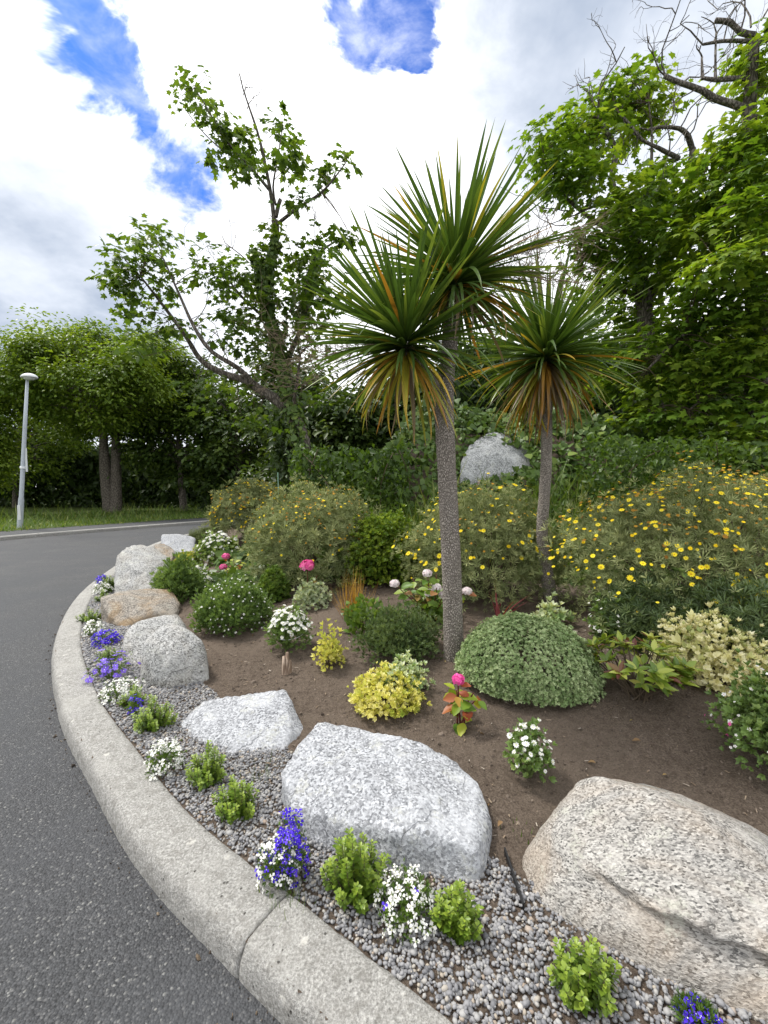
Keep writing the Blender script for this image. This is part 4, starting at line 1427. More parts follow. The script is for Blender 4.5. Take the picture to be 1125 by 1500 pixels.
# white bungalow glimpsed between the trunks across the road
hb = thing('bungalow', 'white bungalow glimpsed through the hedge behind the forked verge tree', 'house', (-19.5, 40, 0.1))
V, F = box((-19.5, 40, 1.9), (14, 7, 3.6))
mk('wall', V, F, m_plain('white_render', (.75, .75, .73), .9, .1, .05, 4), hb, smooth=False)
rv = np.array([(-27, 36.2, 3.65), (-12, 36.2, 3.65), (-12, 43.8, 3.65), (-27, 43.8, 3.65), (-24, 40, 5.4), (-15, 40, 5.4)])
mk('roof', rv, [(0, 1, 5, 4), (1, 2, 5), (2, 3, 4, 5), (3, 0, 4), (3, 2, 1, 0)], m_plain('slate', (.10, .10, .11), .7), hb, smooth=False)
for xx in (-24, -21, -17.5, -14.5):
    V, F = box((xx, 36.49, 2.1), (1.3, .06, 1.2))
    wn = mk('window', V, F, m_plain('window_glass', (.04, .05, .06), .1, .6), hb, smooth=False)
    V, F = box((xx, 36.46, 1.45), (1.45, .12, .07))
    mk('sill', V, F, M['lampwhite'], hb, parent=wn, smooth=False).location = (0, 0, 0)


# ------------------------------------------------------------------ lamp post
def lamp():
    b = P(29, 774, 0.12)
    top = D(40, 556, b[1])
    root = thing('street_lamp', 'slender galvanised steel street lamp with a domed head on the verge across the road', 'street lamp', b)
    ax = (top - b) / np.linalg.norm(top - b)
    at = lambda h: b + ax * h
    Hh = np.linalg.norm(top - b)
    V, F = tube([at(-.1), at(.02), at(.9), at(1.0)], [.085, .085, .082, .078], 14, cap=False)
    mk('base_section', V, F, M['metal'], root)
    V, F = tube([at(.98), at(1.02), at(1.1), at(3.5), at(Hh)], [.075, .075, .066, .058, .042], 14)
    mk('post', V, F, M['metal'], root)
    V, F = box(at(.55) + np.array([.02, -.082, 0]), (.10, .02, .5))
    mk('access_door', V, F, M['lampwhite'], root, smooth=False)
    V, F = tube([at(2.05), at(2.12)], [.085, .085], 14)
    mk('collar', V, F, M['lampwhite'], root)
    V, F = box(at(2.35) + np.array([.10, 0, 0]), (.07, .012, .8))
    mk('sign_plate', V, F, M['lampwhite'], root, smooth=False)
    # head: a shallow dome reaching to the right with a glass bowl beneath
    c = at(Hh) + np.array([.12, -.06, .02])
    u = np.linspace(0, math.pi / 2, 7)
    a = np.linspace(0, 2 * math.pi, 20, endpoint=False)
    V = np.array([(c[0] + (.27 * math.cos(q) * math.cos(t)), c[1] + .19 * math.sin(q) * math.cos(t), c[2] + .02 + .15 * math.sin(t)) for t in u for q in a])
    F = [(i * 20 + j, i * 20 + (j + 1) % 20, (i + 1) * 20 + (j + 1) % 20, (i + 1) * 20 + j) for i in range(6) for j in range(20)] + [tuple(range(19, -1, -1))]
    mk('lamp_head', V, F, M['lampwhite'], root)
    V2 = np.array([(c[0] + .21 * math.cos(q) * math.cos(t), c[1] + .14 * math.sin(q) * math.cos(t), c[2] + .03 - .09 * math.sin(t)) for t in u for q in a])
    mk('bowl', V2, [f[::-1] for f in F[:-1]], m_plain('lamp_bowl', (.6, .62, .62), .25, .5, .05), root)


lamp()


# ------------------------------------------------------------------ grasses and ivy
def blades(name, label, pts, h, w, mt, seed, lean=.35, cat='grass'):
    rs = np.random.RandomState(seed)
    n = len(pts)
    ins = Inst()
    tms = [t_blade(.10, .15, 3), t_blade(.10, .45, 3)]
    t = np.c_[rs.normal(0, lean, n), rs.normal(0, lean, n), np.ones(n)]
    nn = np.c_[-t[:, :2], np.full(n, .2)] + rs.normal(0, .3, (n, 3))
    hh = h * np.exp(rs.normal(0, .3, n))
    sc = np.c_[np.full(n, w * 10), hh, hh]
    pk = rs.rand(n) < .5
    rn = np.clip(rs.normal(.5, .25, n), 0, 1)
    R = orient(t, nn)
    ins.add(tms[0], pts[pk], R[pk], sc[pk], rn[pk])
    ins.add(tms[1], pts[~pk], R[~pk], sc[~pk], rn[~pk])
    o = ins.build(name, M[mt], kind='stuff')
    o['label'] = label
    o['category'] = cat
    return o


def verge_pts(n, o0, o1, seed):
    rs = np.random.RandomState(seed)
    i = rs.randint(0, len(FPATH), n * 4)
    i = i[(FPATH[i, 1] > 9) & (FPATH[i, 1] < 26)][:n]
    off = o0 + (o1 - o0) * rs.rand(len(i)) ** 1.3
    p = FPATH[i] + rs.normal(0, .25, (len(i), 2)) + fnor[i] * off[:, None]
    z = np.interp(off, [1.74, 30], [.12, .25])
    return np.c_[p, z]


blades('verge_grass', 'short rough grass on the verge across the road', verge_pts(15000, 1.7, 9, 1), .16, .028, 'grass', 2)
blades('verge_grass', 'taller weeds along the hedge foot across the road', verge_pts(2500, 5, 11, 3), .42, .03, 'grass', 4)


def bank_cover():
    rs = np.random.RandomState(77)
    ins = Inst()
    n = 28000
    y = rs.uniform(5.3, 11.5, n)
    x = rs.uniform(-2.6, 9.5, n)
    k = (np.abs(x) < y * 1.05) & ~((y < 6.6) & (x > -.6) & (x < 2.3) & (rs.rand(n) < .8)) & ~((y < 8.3) & (np.abs(x - 2.1) < .55) & (y > 7.78))
    x, y = x[k], y[k]
    q = np.c_[x, y, x * 0]
    mound = 0.35 * np.clip(fbm(q, .9, 15, 3) + .35, 0, 1.2)
    # ivy heaped over stumps behind the tall palm
    mound += 1.0 * np.exp(-(((x - 0.9) / 1.0) ** 2 + ((y - 9.3) / .9) ** 2)) + .7 * np.exp(-(((x - 3.6) / 1.2) ** 2 + ((y - 8.8) / 1.0) ** 2))
    z = HT(x, y) + mound * rs.uniform(.55, 1.0, len(x)) + .03
    u = np.c_[rs.normal(0, .4, len(x)), -np.abs(rs.normal(.55, .35, len(x))), np.abs(rs.normal(.7, .35, len(x)))]
    ins.add(TL_IVY, np.c_[x, y, z], orient(rs.normal(0, .6, (len(x), 3)) + np.array([0, -.35, -.7]), u), .105 * np.exp(rs.normal(0, .28, len(x))), np.clip(rs.normal(.5, .22, len(x)), 0, 1))
    o = ins.build('ivy_ground_cover', M['ivy'], kind='stuff')
    o['label'] = 'glossy ivy covering the bank around the pale rock'
    o['category'] = 'ivy'
    n = 5200
    x = np.where(rs.rand(n) < .5, rs.uniform(-.5, 1.0, n), rs.uniform(.7, 4.0, n))
    y = rs.uniform(5.6, 7.3, n)
    g = np.c_[x, y, HT(x, y) + .02]
    blades('long_grass', 'long green grass and weeds between the daisy bushes and the ivy bank', g, .48, .022, 'grass', 5, .35)


bank_cover()


# ------------------------------------------------------------------ cordyline palms
def sword_mesh(name, L_, w, droop, twist, m, seed):
    """strap leaf along +Y, arching toward -Z, channelled along the midrib"""
    r = np.random.RandomState(seed)
    n = 12
    V, F = [], []
    ang, p = 0.0, np.array([0., 0., 0.])
    for i in range(n + 1):
        t = i / n
        prof = min(1.0, .45 + t * 3.2) * (1 - t ** 2.4) ** .8 + .004
        ww = w * .5 * prof
        a = twist * t
        d = np.array([math.cos(a), 0, math.sin(a)])
        nn = np.array([0, math.sin(ang), math.cos(ang)])
        V += [p - d * ww + nn * ww * .35, p.copy(), p + d * ww + nn * ww * .35]
        ang = droop * (t ** 1.6)
        p = p + np.array([0, math.cos(ang), -math.sin(ang)]) * L_ / n
        if i:
            b = 3 * i - 3
            F += [(b, b + 1, b + 4, b + 3), (b + 1, b + 2, b + 5, b + 4)]
    me = bpy.data.meshes.new(name)
    me.from_pydata([tuple(v) for v in V], [], F)
    me.polygons.foreach_set('use_smooth', [True] * len(me.polygons))
    me.materials.append(m)
    return me


SW = {}
for key in ('cg', 'cy', 'co', 'cd'):
    for di, dr in enumerate((.06, .35, .8, 1.5)):
        for v in range(2):
            SW[key, di, v] = sword_mesh('leaf', .98, (.049, .040)[v], dr * (1.0, 1.2)[v], (.25, -.5)[v], M[key], di * 7 + v)


def palm_head(root, c, axis, n, scale, rs, mix, lo=-.9, stuff=0, bare_side=None):
    """n leaf objects round a growing tip; lower leaves yellow, then dry and hang"""
    axis = nrm(np.array([axis], float))[0]
    cnt = 0
    rest = {k_: ([], []) for k_ in ('cg', 'cy', 'co', 'cd')}
    for i in range(n + stuff):
        t = (i + .5) / (n + stuff)
        cz = 1 - (1 - lo) * t ** .92
        ph = i * 2.39996 + rs.normal(0, .25)
        sn = math.sqrt(max(0, 1 - cz * cz))
        d = np.array([sn * math.cos(ph), sn * math.sin(ph), cz]) + rs.normal(0, .07, 3)
        # lean the fan with the axis
        d = nrm((d + (axis - UP) * .8)[None])[0]
        r = rs.rand()
        if cz < -.45:
            key = 'cd' if r < mix[2] else ('co' if r < mix[2] + .25 else 'cy')
        elif cz < -.05:
            key = 'cg' if r > mix[1] else ('co' if r < mix[1] * .5 else 'cy')
        else:
            key = 'cg' if r > mix[0] else ('cy' if r < mix[0] * .75 else 'co')
        di = 0 if cz > .55 else (rs.choice([0, 1], p=[.65, .35]) if cz > .1 else (rs.choice([1, 2], p=[.7, .3]) if cz > -.3 else rs.choice([1, 2, 3], p=[.5, .35, .15])))
        vv = rs.randint(2)
        me = SW[key, di, vv]
        L_ = scale * rs.uniform(.74, 1.10) * (1.0 if cz > -.3 else .85)
        if cz > .9:
            L_ *= rs.uniform(.7, 1.0)
        nn = UP - d * d[2] if abs(d[2]) < .97 else np.array([rs.normal(), rs.normal(), 0])
        if d[2] < 0:
            nn = nn + np.array([d[0], d[1], 0]) * .5
        R = orient(d[None], (nn + rs.normal(0, .18, 3))[None])[0]
        pos = c - axis * (.16 * t) * scale + d * .025 - np.array(root.location)
        if stuff and (i * 7) % (n + stuff) < stuff:
            V0 = np.array([q_.co[:] for q_ in me.vertices])
            rest[key][0].append(V0 @ (R * L_).T + pos)
            rest[key][1].append(np.array([p_.vertices[:] for p_ in me.polygons]))
            continue
        o = bpy.data.objects.new('leaf', me)
        COL.objects.link(o)
        o.parent = root
        m4 = Matrix(((R * L_)).tolist()).to_4x4()
        m4.translation = Vector(pos)
        o.matrix_local = m4
        cnt += 1
    for k_, (vs_, fs_) in rest.items():
        if vs_:
            nv = len(vs_[0])
            o = mk('more_leaves', np.concatenate(vs_) + np.array(root.location), np.concatenate([f_ + i_ * nv for i_, f_ in enumerate(fs_)]), M[k_], root, kind='stuff')


def panicle(ins, start, direc, L_, rs, r=.008, sag=.35):
    """dried flower panicle: an arching stalk with many fine side branches"""
    d = direc / np.linalg.norm(direc)
    pts = [np.array(start)]
    for i in range(10):
        d = nrm((d + np.array([0, 0, -sag / 10]) + rs.normal(0, .05, 3))[None])[0]
        pts.append(pts[-1] + d * L_ / 10)
    V, F = tube(pts, [r, r * .3], 5, cap=False)
    ins.addmesh(V, F)
    for i in range(3, 11):
        for q in range(4):
            bare_twigs(ins, pts[i], d + rs.normal(0, .7, 3), L_ * .28, r * .33, 1, rs, .6, .2)


def palms():
    rs = np.random.RandomState(5)
    Y = 3.2
    base = G(665, 972)
    Y = base[1] + .07
    q = lambda x, y, dy=0.0: D(x, y, Y + dy)
    root = thing('palm_tree', 'tall palm with a forked trunk and two heads of sword leaves in the flower bed', 'palm tree', base)
    b0 = np.array([*q(667, 985)[:2], base[2] - .1])
    t1 = Inst()
    c = catmull([b0, q(664, 930), q(662, 850), q(658, 760), q(653, 660), q(650, 590), q(655, 540), q(662, 480), q(667, 425)], .03)
    z = np.linspace(0, 1, len(c))
    V, F = tube(c, np.interp(z, [0, .03, .1, .55, .75, .8, 1], [.105, .085, .074, .068, .072, .056, .05]), 28, .07, 4)
    t1.addmesh(V, F)
    mk('trunk', t1.V[0], t1.F[0], M['cord_bark'], root)
    c2 = catmull([q(652, 600), q(640, 570, -.02), q(622, 545, -.08), q(605, 522, -.13), q(595, 505, -.15)], .03)
    V, F = tube(c2, [.045, .046, .042, .04], 20, .08, 6)
    mk('branch', V, F, M['cord_bark'], root)
    palm_head(root, q(667, 398), (.05, .12, 1), 150, .78, rs, (.12, .18, .5), lo=-.55, stuff=200)
    palm_head(root, q(592, 492, -.17), (-.22, -.12, 1), 150, .76, rs, (.05, .10, .2), lo=-.75, stuff=180)
    pi = Inst()
    for d_, L_ in (((1, -.1, .25), .75), ((1, .3, .0), .8), ((1, .0, -.2), .75), ((.9, -.4, .1), .65), ((.8, .6, .2), .7)):
        panicle(pi, q(690, 400), np.array(d_) + np.array([0, 0, .25]), L_, rs)
    for d_, L_ in (((-1, .3, .1), .65), ((-1, .6, .3), .6)):
        panicle(pi, q(580, 500, -.1), np.array(d_), L_, rs)
    pi.build('flower_stalks', M['driedtwig'], root, kind='stuff')

    base = G(810, 893)
    Y2 = base[1] + .06
    q2 = lambda x, y, dy=0.0: D(x, y, Y2 + dy)
    root = thing('palm_tree', 'smaller single-headed palm with a kinked trunk and a skirt of orange dead leaves', 'palm tree', base)
    b0 = np.array([*q2(812, 900)[:2], base[2] - .1])
    c = catmull([b0, q2(806, 870), q2(798, 820), q2(794, 780), q2(797, 730), q2(800, 680), q2(801, 620), q2(801, 540)], .03)
    z = np.linspace(0, 1, len(c))
    V, F = tube(c, np.interp(z, [0, .06, .3, 1], [.085, .068, .058, .05]), 24, .08, 9)
    mk('trunk', V, F, M['cord_bark'], root)
    palm_head(root, q2(801, 514), (.06, .05, 1), 290, .93, rs, (.02, .18, .4), lo=-.96, stuff=200)


palms()


# ------------------------------------------------------------------ shrubs and bed plants
T_TUFT = [t_tuft(7, .14, .9, s_) for s_ in (1, 2, 3)]
T_ROS = [t_tuft(7, .42, .75, s_, .85) for s_ in (4, 5)]
T_FINE = [t_tuft(6, .22, 1.1, s_, .6) for s_ in (6, 7)]
T_SPRIG = [t_tuft(6, .5, 1.0, s_, .8) for s_ in (8, 9)]
T_DAISY = t_flower(9, .46, .10, .26)
T_FIVE = t_flower(5, .75, .12, .15)
T_LOB = t_flower(3, .85, .15, .12)
T_FLORET = t_flower(4, .95, .10, 0)


def fit(x0, x1, top, base, deep=.75, ratio=1.0):
    """ground point and radii of a plant whose outline fills the given photo box"""
    cx = (x0 + x1) / 2
    g = G(cx, base)
    Yc = g[1]
    for _ in range(4):
        rx = (x1 - x0) / 2 * Yc / FPX
        Yc = g[1] + rx * deep * ratio
    x = D(cx, base, Yc)[0]
    z0 = float(HT(x, Yc))
    h = max(D(cx, top, Yc)[2] - z0, .04)
    return np.array([x, Yc, z0]), np.array([rx, rx * ratio, h])


def lumpy(u, seed, amt):
    return 1 + 1.5 * amt * fbm(u, 1.9, seed, 3)


def plant(name, label, cat, box_, leaf, mt, n, size, seed=0, lump=.18, zc=.12, inner=.35, zmin=-.25, tone=(.2, 1.05), upk=.5, flowers=(), heads=(), stems=6, stem_mat='twig', group=None, deep=.75, ratio=1.0, shape=1.0, stem_r=.006):
    rs = np.random.RandomState(seed + 100)
    b, r = fit(*box_, deep, ratio)
    root = thing(name, label, cat, b, group)
    h = r[2]
    cz = zc * h
    rad = np.array([r[0], r[1], h - cz]) * .94
    c = b + np.array([0, 0, cz])
    u = rdir(n, rs, zmin)
    lm = lumpy(u, seed, lump)
    rr = lm * (1 - inner * rs.rand(n) ** 1.6)
    rr = np.where(rs.rand(n) < .07, lm * rs.uniform(1.0, 1.0 + min(.22, lump), n), rr)
    pos = c + u * rr[:, None] * rad * np.array([1, 1, 1]) ** shape
    pos[:, 2] = np.maximum(pos[:, 2], b[2] + .012)
    t = u * .7 + UP * upk + rs.normal(0, .28, (n, 3))
    nn = UP * .7 + u * .6 + rs.normal(0, .35, (n, 3))
    rn = np.clip(tone[0] + (tone[1] - tone[0]) * (.55 + .55 * perlin(pos, 5.0, seed) + .75 * (rs.rand(n) - .5)), 0, 1)
    sz = size * np.exp(rs.normal(0, .22, n))
    ins = Inst()
    leaf = leaf if isinstance(leaf, list) else [leaf]
    pk = rs.randint(0, len(leaf), n)
    R = orient(t, nn)
    for i, tm in enumerate(leaf):
        ins.add(tm, pos[pk == i], R[pk == i], sz[pk == i], rn[pk == i])
    ins.build('foliage', M[mt], root, kind='stuff')
    if stems:
        st = Inst()
        for i in range(stems):
            uu = rdir(1, rs, .05)[0]
            e = c + uu * rad * .8
            V, F = tube(catmull([b + np.array([*rs.normal(0, .06, 2) * r[0], -.03]), (b + e) / 2 + rs.normal(0, .05, 3) * r[0], e], max(.02, h / 5)), [stem_r * 1.4, stem_r * .5], 5, cap=False)
            st.addmesh(V, F)
        st.build('stems', M[stem_mat], root, kind='stuff')
    for fi, (nm, tm, mats, nf, fs, fz, out) in enumerate(flowers):
        u = rdir(nf * 8, rs)
        u = u[u[:, 2] > fz + rs.normal(0, .12, len(u))][:nf]
        nf = len(u)
        pos = c + u * (lumpy(u, seed, lump) * out * rs.uniform(.94, 1.08, nf))[:, None] * rad
        pos[:, 2] = np.maximum(pos[:, 2], b[2] + .015)
        t = u * .8 + UP * .6 + np.array([0, -.25, 0]) + rs.normal(0, .3, (nf, 3))
        fl = Inst()
        fl.add(tm, pos, orient(t, rs.normal(0, 1, (nf, 3))), fs * np.exp(rs.normal(0, .2, nf)), rs.rand(nf))
        fl.build(nm, [M[k] for k in mats], root, kind='stuff')
    for (nm, tm, mats, nf, fs, fz, out) in heads:      # blooms large enough to pick apart: one part each
        V0, F0, M0 = tm
        mes = bpy.data.meshes.new(nm)
        mes.from_pydata((V0 * 1.0).tolist(), [], F0.tolist())
        for k in mats:
            mes.materials.append(M[k])
        mes.polygons.foreach_set('material_index', M0.astype(np.int32))
        at_ = mes.attributes.new('rnd', 'FLOAT', 'POINT')
        at_.data.foreach_set('value', np.full(len(V0), .7, np.float32))
        u = rdir(nf * 3, rs, fz)
        u = u[u[:, 1] < .35][:nf]
        for q in u:
            p_ = c + q * float(lumpy(q[None], seed, lump)[0]) * out * rs.uniform(.96, 1.05) * rad
            R_ = orient((q * .8 + UP * .5 + np.array([0, -.3, 0]) + rs.normal(0, .25, 3))[None], rs.normal(0, 1, (1, 3)))[0]
            o = bpy.data.objects.new(nm, mes)
            COL.objects.link(o)
            o.parent = root
            m4 = Matrix((R_ * fs * math.exp(rs.normal(0, .18))).tolist()).to_4x4()
            m4.translation = Vector(p_ - b)
            o.matrix_local = m4
    return root, b, r


# yellow daisy bushes along the back of the bed
GE = 'yellow daisy bushes along the back of the bed'
plant('daisy_bush', 'largest grey-green bush covered in bright yellow daisies, under the dense sycamore', 'shrub', (812, 1290, 688, 958), T_TUFT, 'eury', 9500, .052, 1, .22, .30, .4, -.5, stems=46, stem_r=.012, group=GE, ratio=.7,
      flowers=[('flowers', T_DAISY, ('yellow', 'yeye'), 620, .015, .1, 1.04), ('spent_flowers', T_DAISY, ('oldyellow', 'oldyellow'), 700, .014, .45, 1.05)], heads=[('flower_head', T_DAISY, ('yellow', 'yeye'), 190, .021, -.1, 1.05)])
plant('daisy_bush', 'yellow daisy bush between the two palm trunks', 'shrub', (588, 818, 716, 893), T_TUFT, 'eury', 5600, .054, 2, .2, .32, .42, -.45, stems=40, stem_r=.012, group=GE, ratio=.8,
      flowers=[('flowers', T_DAISY, ('yellow', 'yeye'), 170, .017, 0, 1.04), ('spent_flowers', T_DAISY, ('oldyellow', 'oldyellow'), 160, .014, .4, 1.05)], heads=[('flower_head', T_DAISY, ('yellow', 'yeye'), 46, .026, -.05, 1.05)])
plant('daisy_bush', 'rounded sage-green bush with few yellow flowers behind the pink hydrangea bloom', 'shrub', (366, 560, 712, 866), T_TUFT, 'eury', 5200, .062, 3, .2, .3, .4, -.4, stems=24, stem_r=.012, group=GE,
      flowers=[('flowers', T_DAISY, ('yellow', 'yeye'), 130, .015, .1, 1.03), ('spent_flowers', T_DAISY, ('oldyellow', 'oldyellow'), 260, .016, .3, 1.04)])
plant('daisy_bush', 'yellow daisy bush at the road bend end of the bed', 'shrub', (310, 428, 704, 800), T_TUFT, 'eury', 3800, .085, 4, .2, .3, .4, -.3, stems=18, stem_r=.014, group=GE,
      flowers=[('flowers', T_DAISY, ('yellow', 'yeye'), 300, .024, 0, 1.03), ('spent_flowers', T_DAISY, ('oldyellow', 'oldyellow'), 160, .026, .2, 1.04)])
plant('shrub', 'bright yellow-green bushy shrub between the sage bush and the palm', 'shrub', (500, 620, 752, 862), T_SPRIG, 'box', 5200, .040, 5, .25, .25, .4, -.3, stems=14)
plant('shrub', 'broad-leaved climber sprawling over the sage-green bush', 'shrub', (468, 530, 770, 860), TL_OV, 'pale', 380, .075, 6, .3, .3, .4, -.3, stems=8)
plant('shrub', 'deep green feathery shrub below the largest daisy bush', 'shrub', (880, 1010, 845, 958), T_TUFT, 'fine', 2600, .055, 7, .2, .2, .5, -.3, tone=(.2, 1), stems=10)
plant('shrub', 'dark green feathery shrub behind the cream variegated shrub', 'shrub', (1000, 1190, 850, 1000), T_TUFT, 'fine', 3000, .055, 8, .2, .2, .5, -.3, stems=10)

# the clipped mound and its neighbours
plant('hebe_mound', 'big dense grey-green dome-shaped shrub at the foot of the tall palm', 'shrub', (661, 876, 901, 1046), T_ROS, 'hebe', 12500, .0165, 10, .05, .02, .12, -.02, tone=(.2, 1.1), upk=.35, stems=12, deep=.86)
plant('euonymus', 'golden yellow variegated shrub in the soil before the dark fine-leaved bush', 'shrub', (512, 622, 985, 1057), T_SPRIG, 'varyel', 1000, .024, 11, .35, .1, .6, -.1, tone=(.05, 1.1))
plant('euonymus', 'green and white variegated sprigs growing behind the golden shrub', 'shrub', (555, 628, 962, 1030), T_SPRIG, 'varsilver', 420, .024, 12, .4, .1, .5, -.1)
plant('euonymus', 'cream variegated spreading shrub below the largest daisy bush', 'shrub', (960, 1116, 906, 1018), T_SPRIG, 'varcream', 2100, .030, 13, .28, .12, .5, -.15, tone=(.1, 1.1))
plant('shrub', 'fine-leaved dark green shrub beside the tall palm trunk', 'shrub', (526, 646, 890, 978), T_FINE, 'fine', 3600, .030, 14, .35, .15, .75, -.2, tone=(.25, 1.2), stems=16)
plant('shrub', 'small golden-leaved upright shrub in bare soil', 'shrub', (462, 504, 914, 986), T_SPRIG, 'varyel', 260, .026, 15, .5, .15, .7, -.2, tone=(.25, .9), stems=7)
plant('shrub', 'round bright green box ball behind the white-flowered mound', 'shrub', (380, 423, 828, 884), T_SPRIG, 'boxdark', 1300, .034, 16, .12, .12, .4, -.2)
plant('flowering_mound', 'airy green mound dotted with tiny white flowers behind the egg-shaped boulder', 'flowering plant', (288, 398, 850, 934), T_FINE, 'pale', 3600, .036, 17, .2, .15, .5, -.2, tone=(.0, .7), stems=12,
      flowers=[('flowers', T_FIVE, ('white', 'whiteeye'), 190, .010, -.1, 1.05)])
plant('shrub', 'silvery green-leaved plant below the pink hydrangea bloom', 'shrub', (430, 486, 852, 894), T_SPRIG, 'silver', 420, .032, 18, .3, .12, .5, -.2)
plant('leafy_plant', 'fresh green lobed-leaf plant beneath the bronze grass', 'plant', (500, 566, 876, 934), TL_IVY, 'boxdark', 420, .045, 19, .3, .12, .5, -.2, tone=(.3, 1))
plant('shrub', 'lavender-like grey-green plant beside the tall pale boulder', 'shrub', (232, 296, 818, 884), T_FINE, 'pale', 1700, .05, 20, .3, .15, .5, -.2, tone=(0, .7), stems=10)
plant('flowering_plant', 'white daisy clump beside the lavender-like plant', 'flowering plant', (268, 312, 832, 872), T_SPRIG, 'pale', 500, .035, 21, .2, .12, .5, -.2, flowers=[('flowers', T_DAISY, ('white', 'whiteeye'), 130, .030, .1, 1.06)])
plant('flowering_plant', 'tall white-flowered plant beside the yellow daisy bush at the bend', 'flowering plant', (290, 348, 782, 832), T_SPRIG, 'pale', 900, .045, 22, .3, .15, .5, -.2, flowers=[('flowers', T_DAISY, ('white', 'whiteeye'), 150, .034, .1, 1.05)])
plant('shrub', 'low dark olive shrub behind the end boulder', 'shrub', (276, 332, 774, 806), T_TUFT, 'eury', 1700, .07, 23, .2, .12, .5, -.2, tone=(0, .6))
plant('shrub', 'pale yellow-green cushion plant beside the small brown stone', 'shrub', (258, 292, 808, 836), T_SPRIG, 'varyel', 420, .05, 24, .2, .12, .5, -.2, tone=(0, .7))
plant('shrub', 'green bush in front of the white flowers near the bend', 'shrub', (330, 352, 790, 826), T_SPRIG, 'box', 300, .05, 25, .2, .12, .5, -.2)
plant('flowering_plant', 'small sparse plant with white flower spikes below the smaller palm', 'flowering plant', (864, 926, 878, 948), T_SPRIG, 'pale', 240, .030, 26, .5, .2, .7, -.2, tone=(0, .6), stems=9, flowers=[('flowers', T_FIVE, ('white', 'whiteeye'), 34, .014, .2, 1.1)])
plant('shrub', 'small pale variegated plant between the dome shrub and the smaller palm', 'shrub', (788, 832, 882, 922), T_SPRIG, 'varsilver', 90, .05, 27, .4, .2, .6, 0, tone=(.4, 1))
plant('flowering_plant', 'small feverfew with white button flowers on bare soil', 'flowering plant', (742, 804, 1060, 1150), T_SPRIG, 'pale', 300, .022, 28, .35, .3, .6, -.3, tone=(.1, .8), stems=10, stem_mat='greenstem', deep=.4,
      flowers=[('flowers', T_DAISY, ('white', 'whiteeye'), 58, .0115, .15, 1.08)])
M['pinkeye'] = m_plain('pink_eye', (.55, .03, .10), .7, .1)
plant('flowering_plant', 'loose salvia with tiny red and white flowers beyond the long streaked boulder', 'flowering plant', (1066, 1240, 985, 1178), T_SPRIG, 'pale', 2300, .021, 29, .4, .25, .6, -.3, tone=(.0, .75), stems=26, deep=.7,
      flowers=[('flowers', T_FIVE, ('white', 'pinkeye'), 60, .009, -.2, 1.08), ('red_flowers', T_FIVE, ('hotpink', 'pinkeye'), 34, .009, -.2, 1.08)])


def white_daisies():
    """tied bunch of white daisies on a splitting post stub"""
    root, b, r = plant('flowering_plant', 'bunch of white daisies tied up with string above a split wooden peg', 'flowering plant', (392, 456, 892, 962), T_FINE, 'pale', 900, .030, 30, .2, .35, .6, -.4, tone=(0, .7), stems=14, stem_mat='greenstem',
                       flowers=[('flowers', T_DAISY, ('white', 'whiteeye'), 170, .017, .3, 1.08)])
    a = np.linspace(0, 2 * math.pi, 30)
    ring = b + np.c_[np.cos(a) * r[0] * .68, np.sin(a) * r[1] * .68, np.full(30, r[2] * .42) + .02 * np.sin(a)]
    V, F = tube(ring, [.003, .003], 5, cap=False)
    mk('string', V, F, M['lampwhite'], root)
    g = G(418, 990)
    q = g[1] / FPX
    ins = Inst()
    for dx, hh in ((-.012, .13), (.008, .16), (.024, .10)):
        V, F = tube([g + np.array([dx, .02, -.03]), g + np.array([dx * 1.1, .022, hh * .5]), g + np.array([dx * 1.2, .025, hh])], [.018, .017, .012], 7, .3, 3)
        ins.addmesh(V, F)
    o = ins.build('wooden_peg', m_bark('weathered_wood', (.20, .14, .10), (.46, .36, .28), 40, (1, 1, .12)), loc=g)
    tag(o, 'short split wooden peg in the soil below the tied white daisies', 'peg')


white_daisies()


# ------------------------------------------------------------------ plants with leaves one can pick apart
def leaf_object(name, l, w, m, seed, teeth=True, cup=.25, droop=.35):
    """broad veined leaf along +Y"""
    r = np.random.RandomState(seed)
    n, k = 8, 5
    V, F = [], []
    for i in range(n + 1):
        t = i / n
        ww = w * .5 * (math.sin(math.pi * min(1, t * .93 + .03) ** .82)) + .0005
        for j in range(k):
            s_ = (j - 2) / 2
            rip = .018 * l * math.sin(t * 26) * abs(s_)
            e = (1 + .06 * math.sin(i * 2.7)) if abs(s_) == 1 and teeth else 1
            V.append((s_ * ww * e, t * l, cup * ww * abs(s_) ** 1.4 - droop * l * t * t * .5 + rip))
        if i:
            for j in range(k - 1):
                a_ = (i - 1) * k + j
                F.append((a_, a_ + 1, a_ + k + 1, a_ + k))
    me = bpy.data.meshes.new(name)
    me.from_pydata(V, [], F)
    me.polygons.foreach_set('use_smooth', [True] * len(me.polygons))
    me.materials.append(m)
    return me


def put_leaf(root, me, p, t, n, sc, rs):
    R = orient(np.array([t], float), np.array([n], float))[0]
    o = bpy.data.objects.new('leaf', me)
    COL.objects.link(o)
    o.parent = root
    m4 = Matrix((R * sc).tolist()).to_4x4()
    m4.translation = Vector(np.array(p) - np.array(root.location))
    o.matrix_local = m4


def mophead(root, c, r, mt, rs, n=110, name='flower_head'):
    u = rdir(n, rs, -.55)
    ins = Inst()
    ins.add(T_FLORET, c + u * (r * rs.uniform(.82, 1.0, n))[:, None] * np.array([1, 1, .8]), orient(u + rs.normal(0, .15, (n, 3)), rs.normal(0, 1, (n, 3))), r * .30 * np.exp(rs.normal(0, .12, n)), rs.rand(n))
    return ins.build(name, M[mt], root)


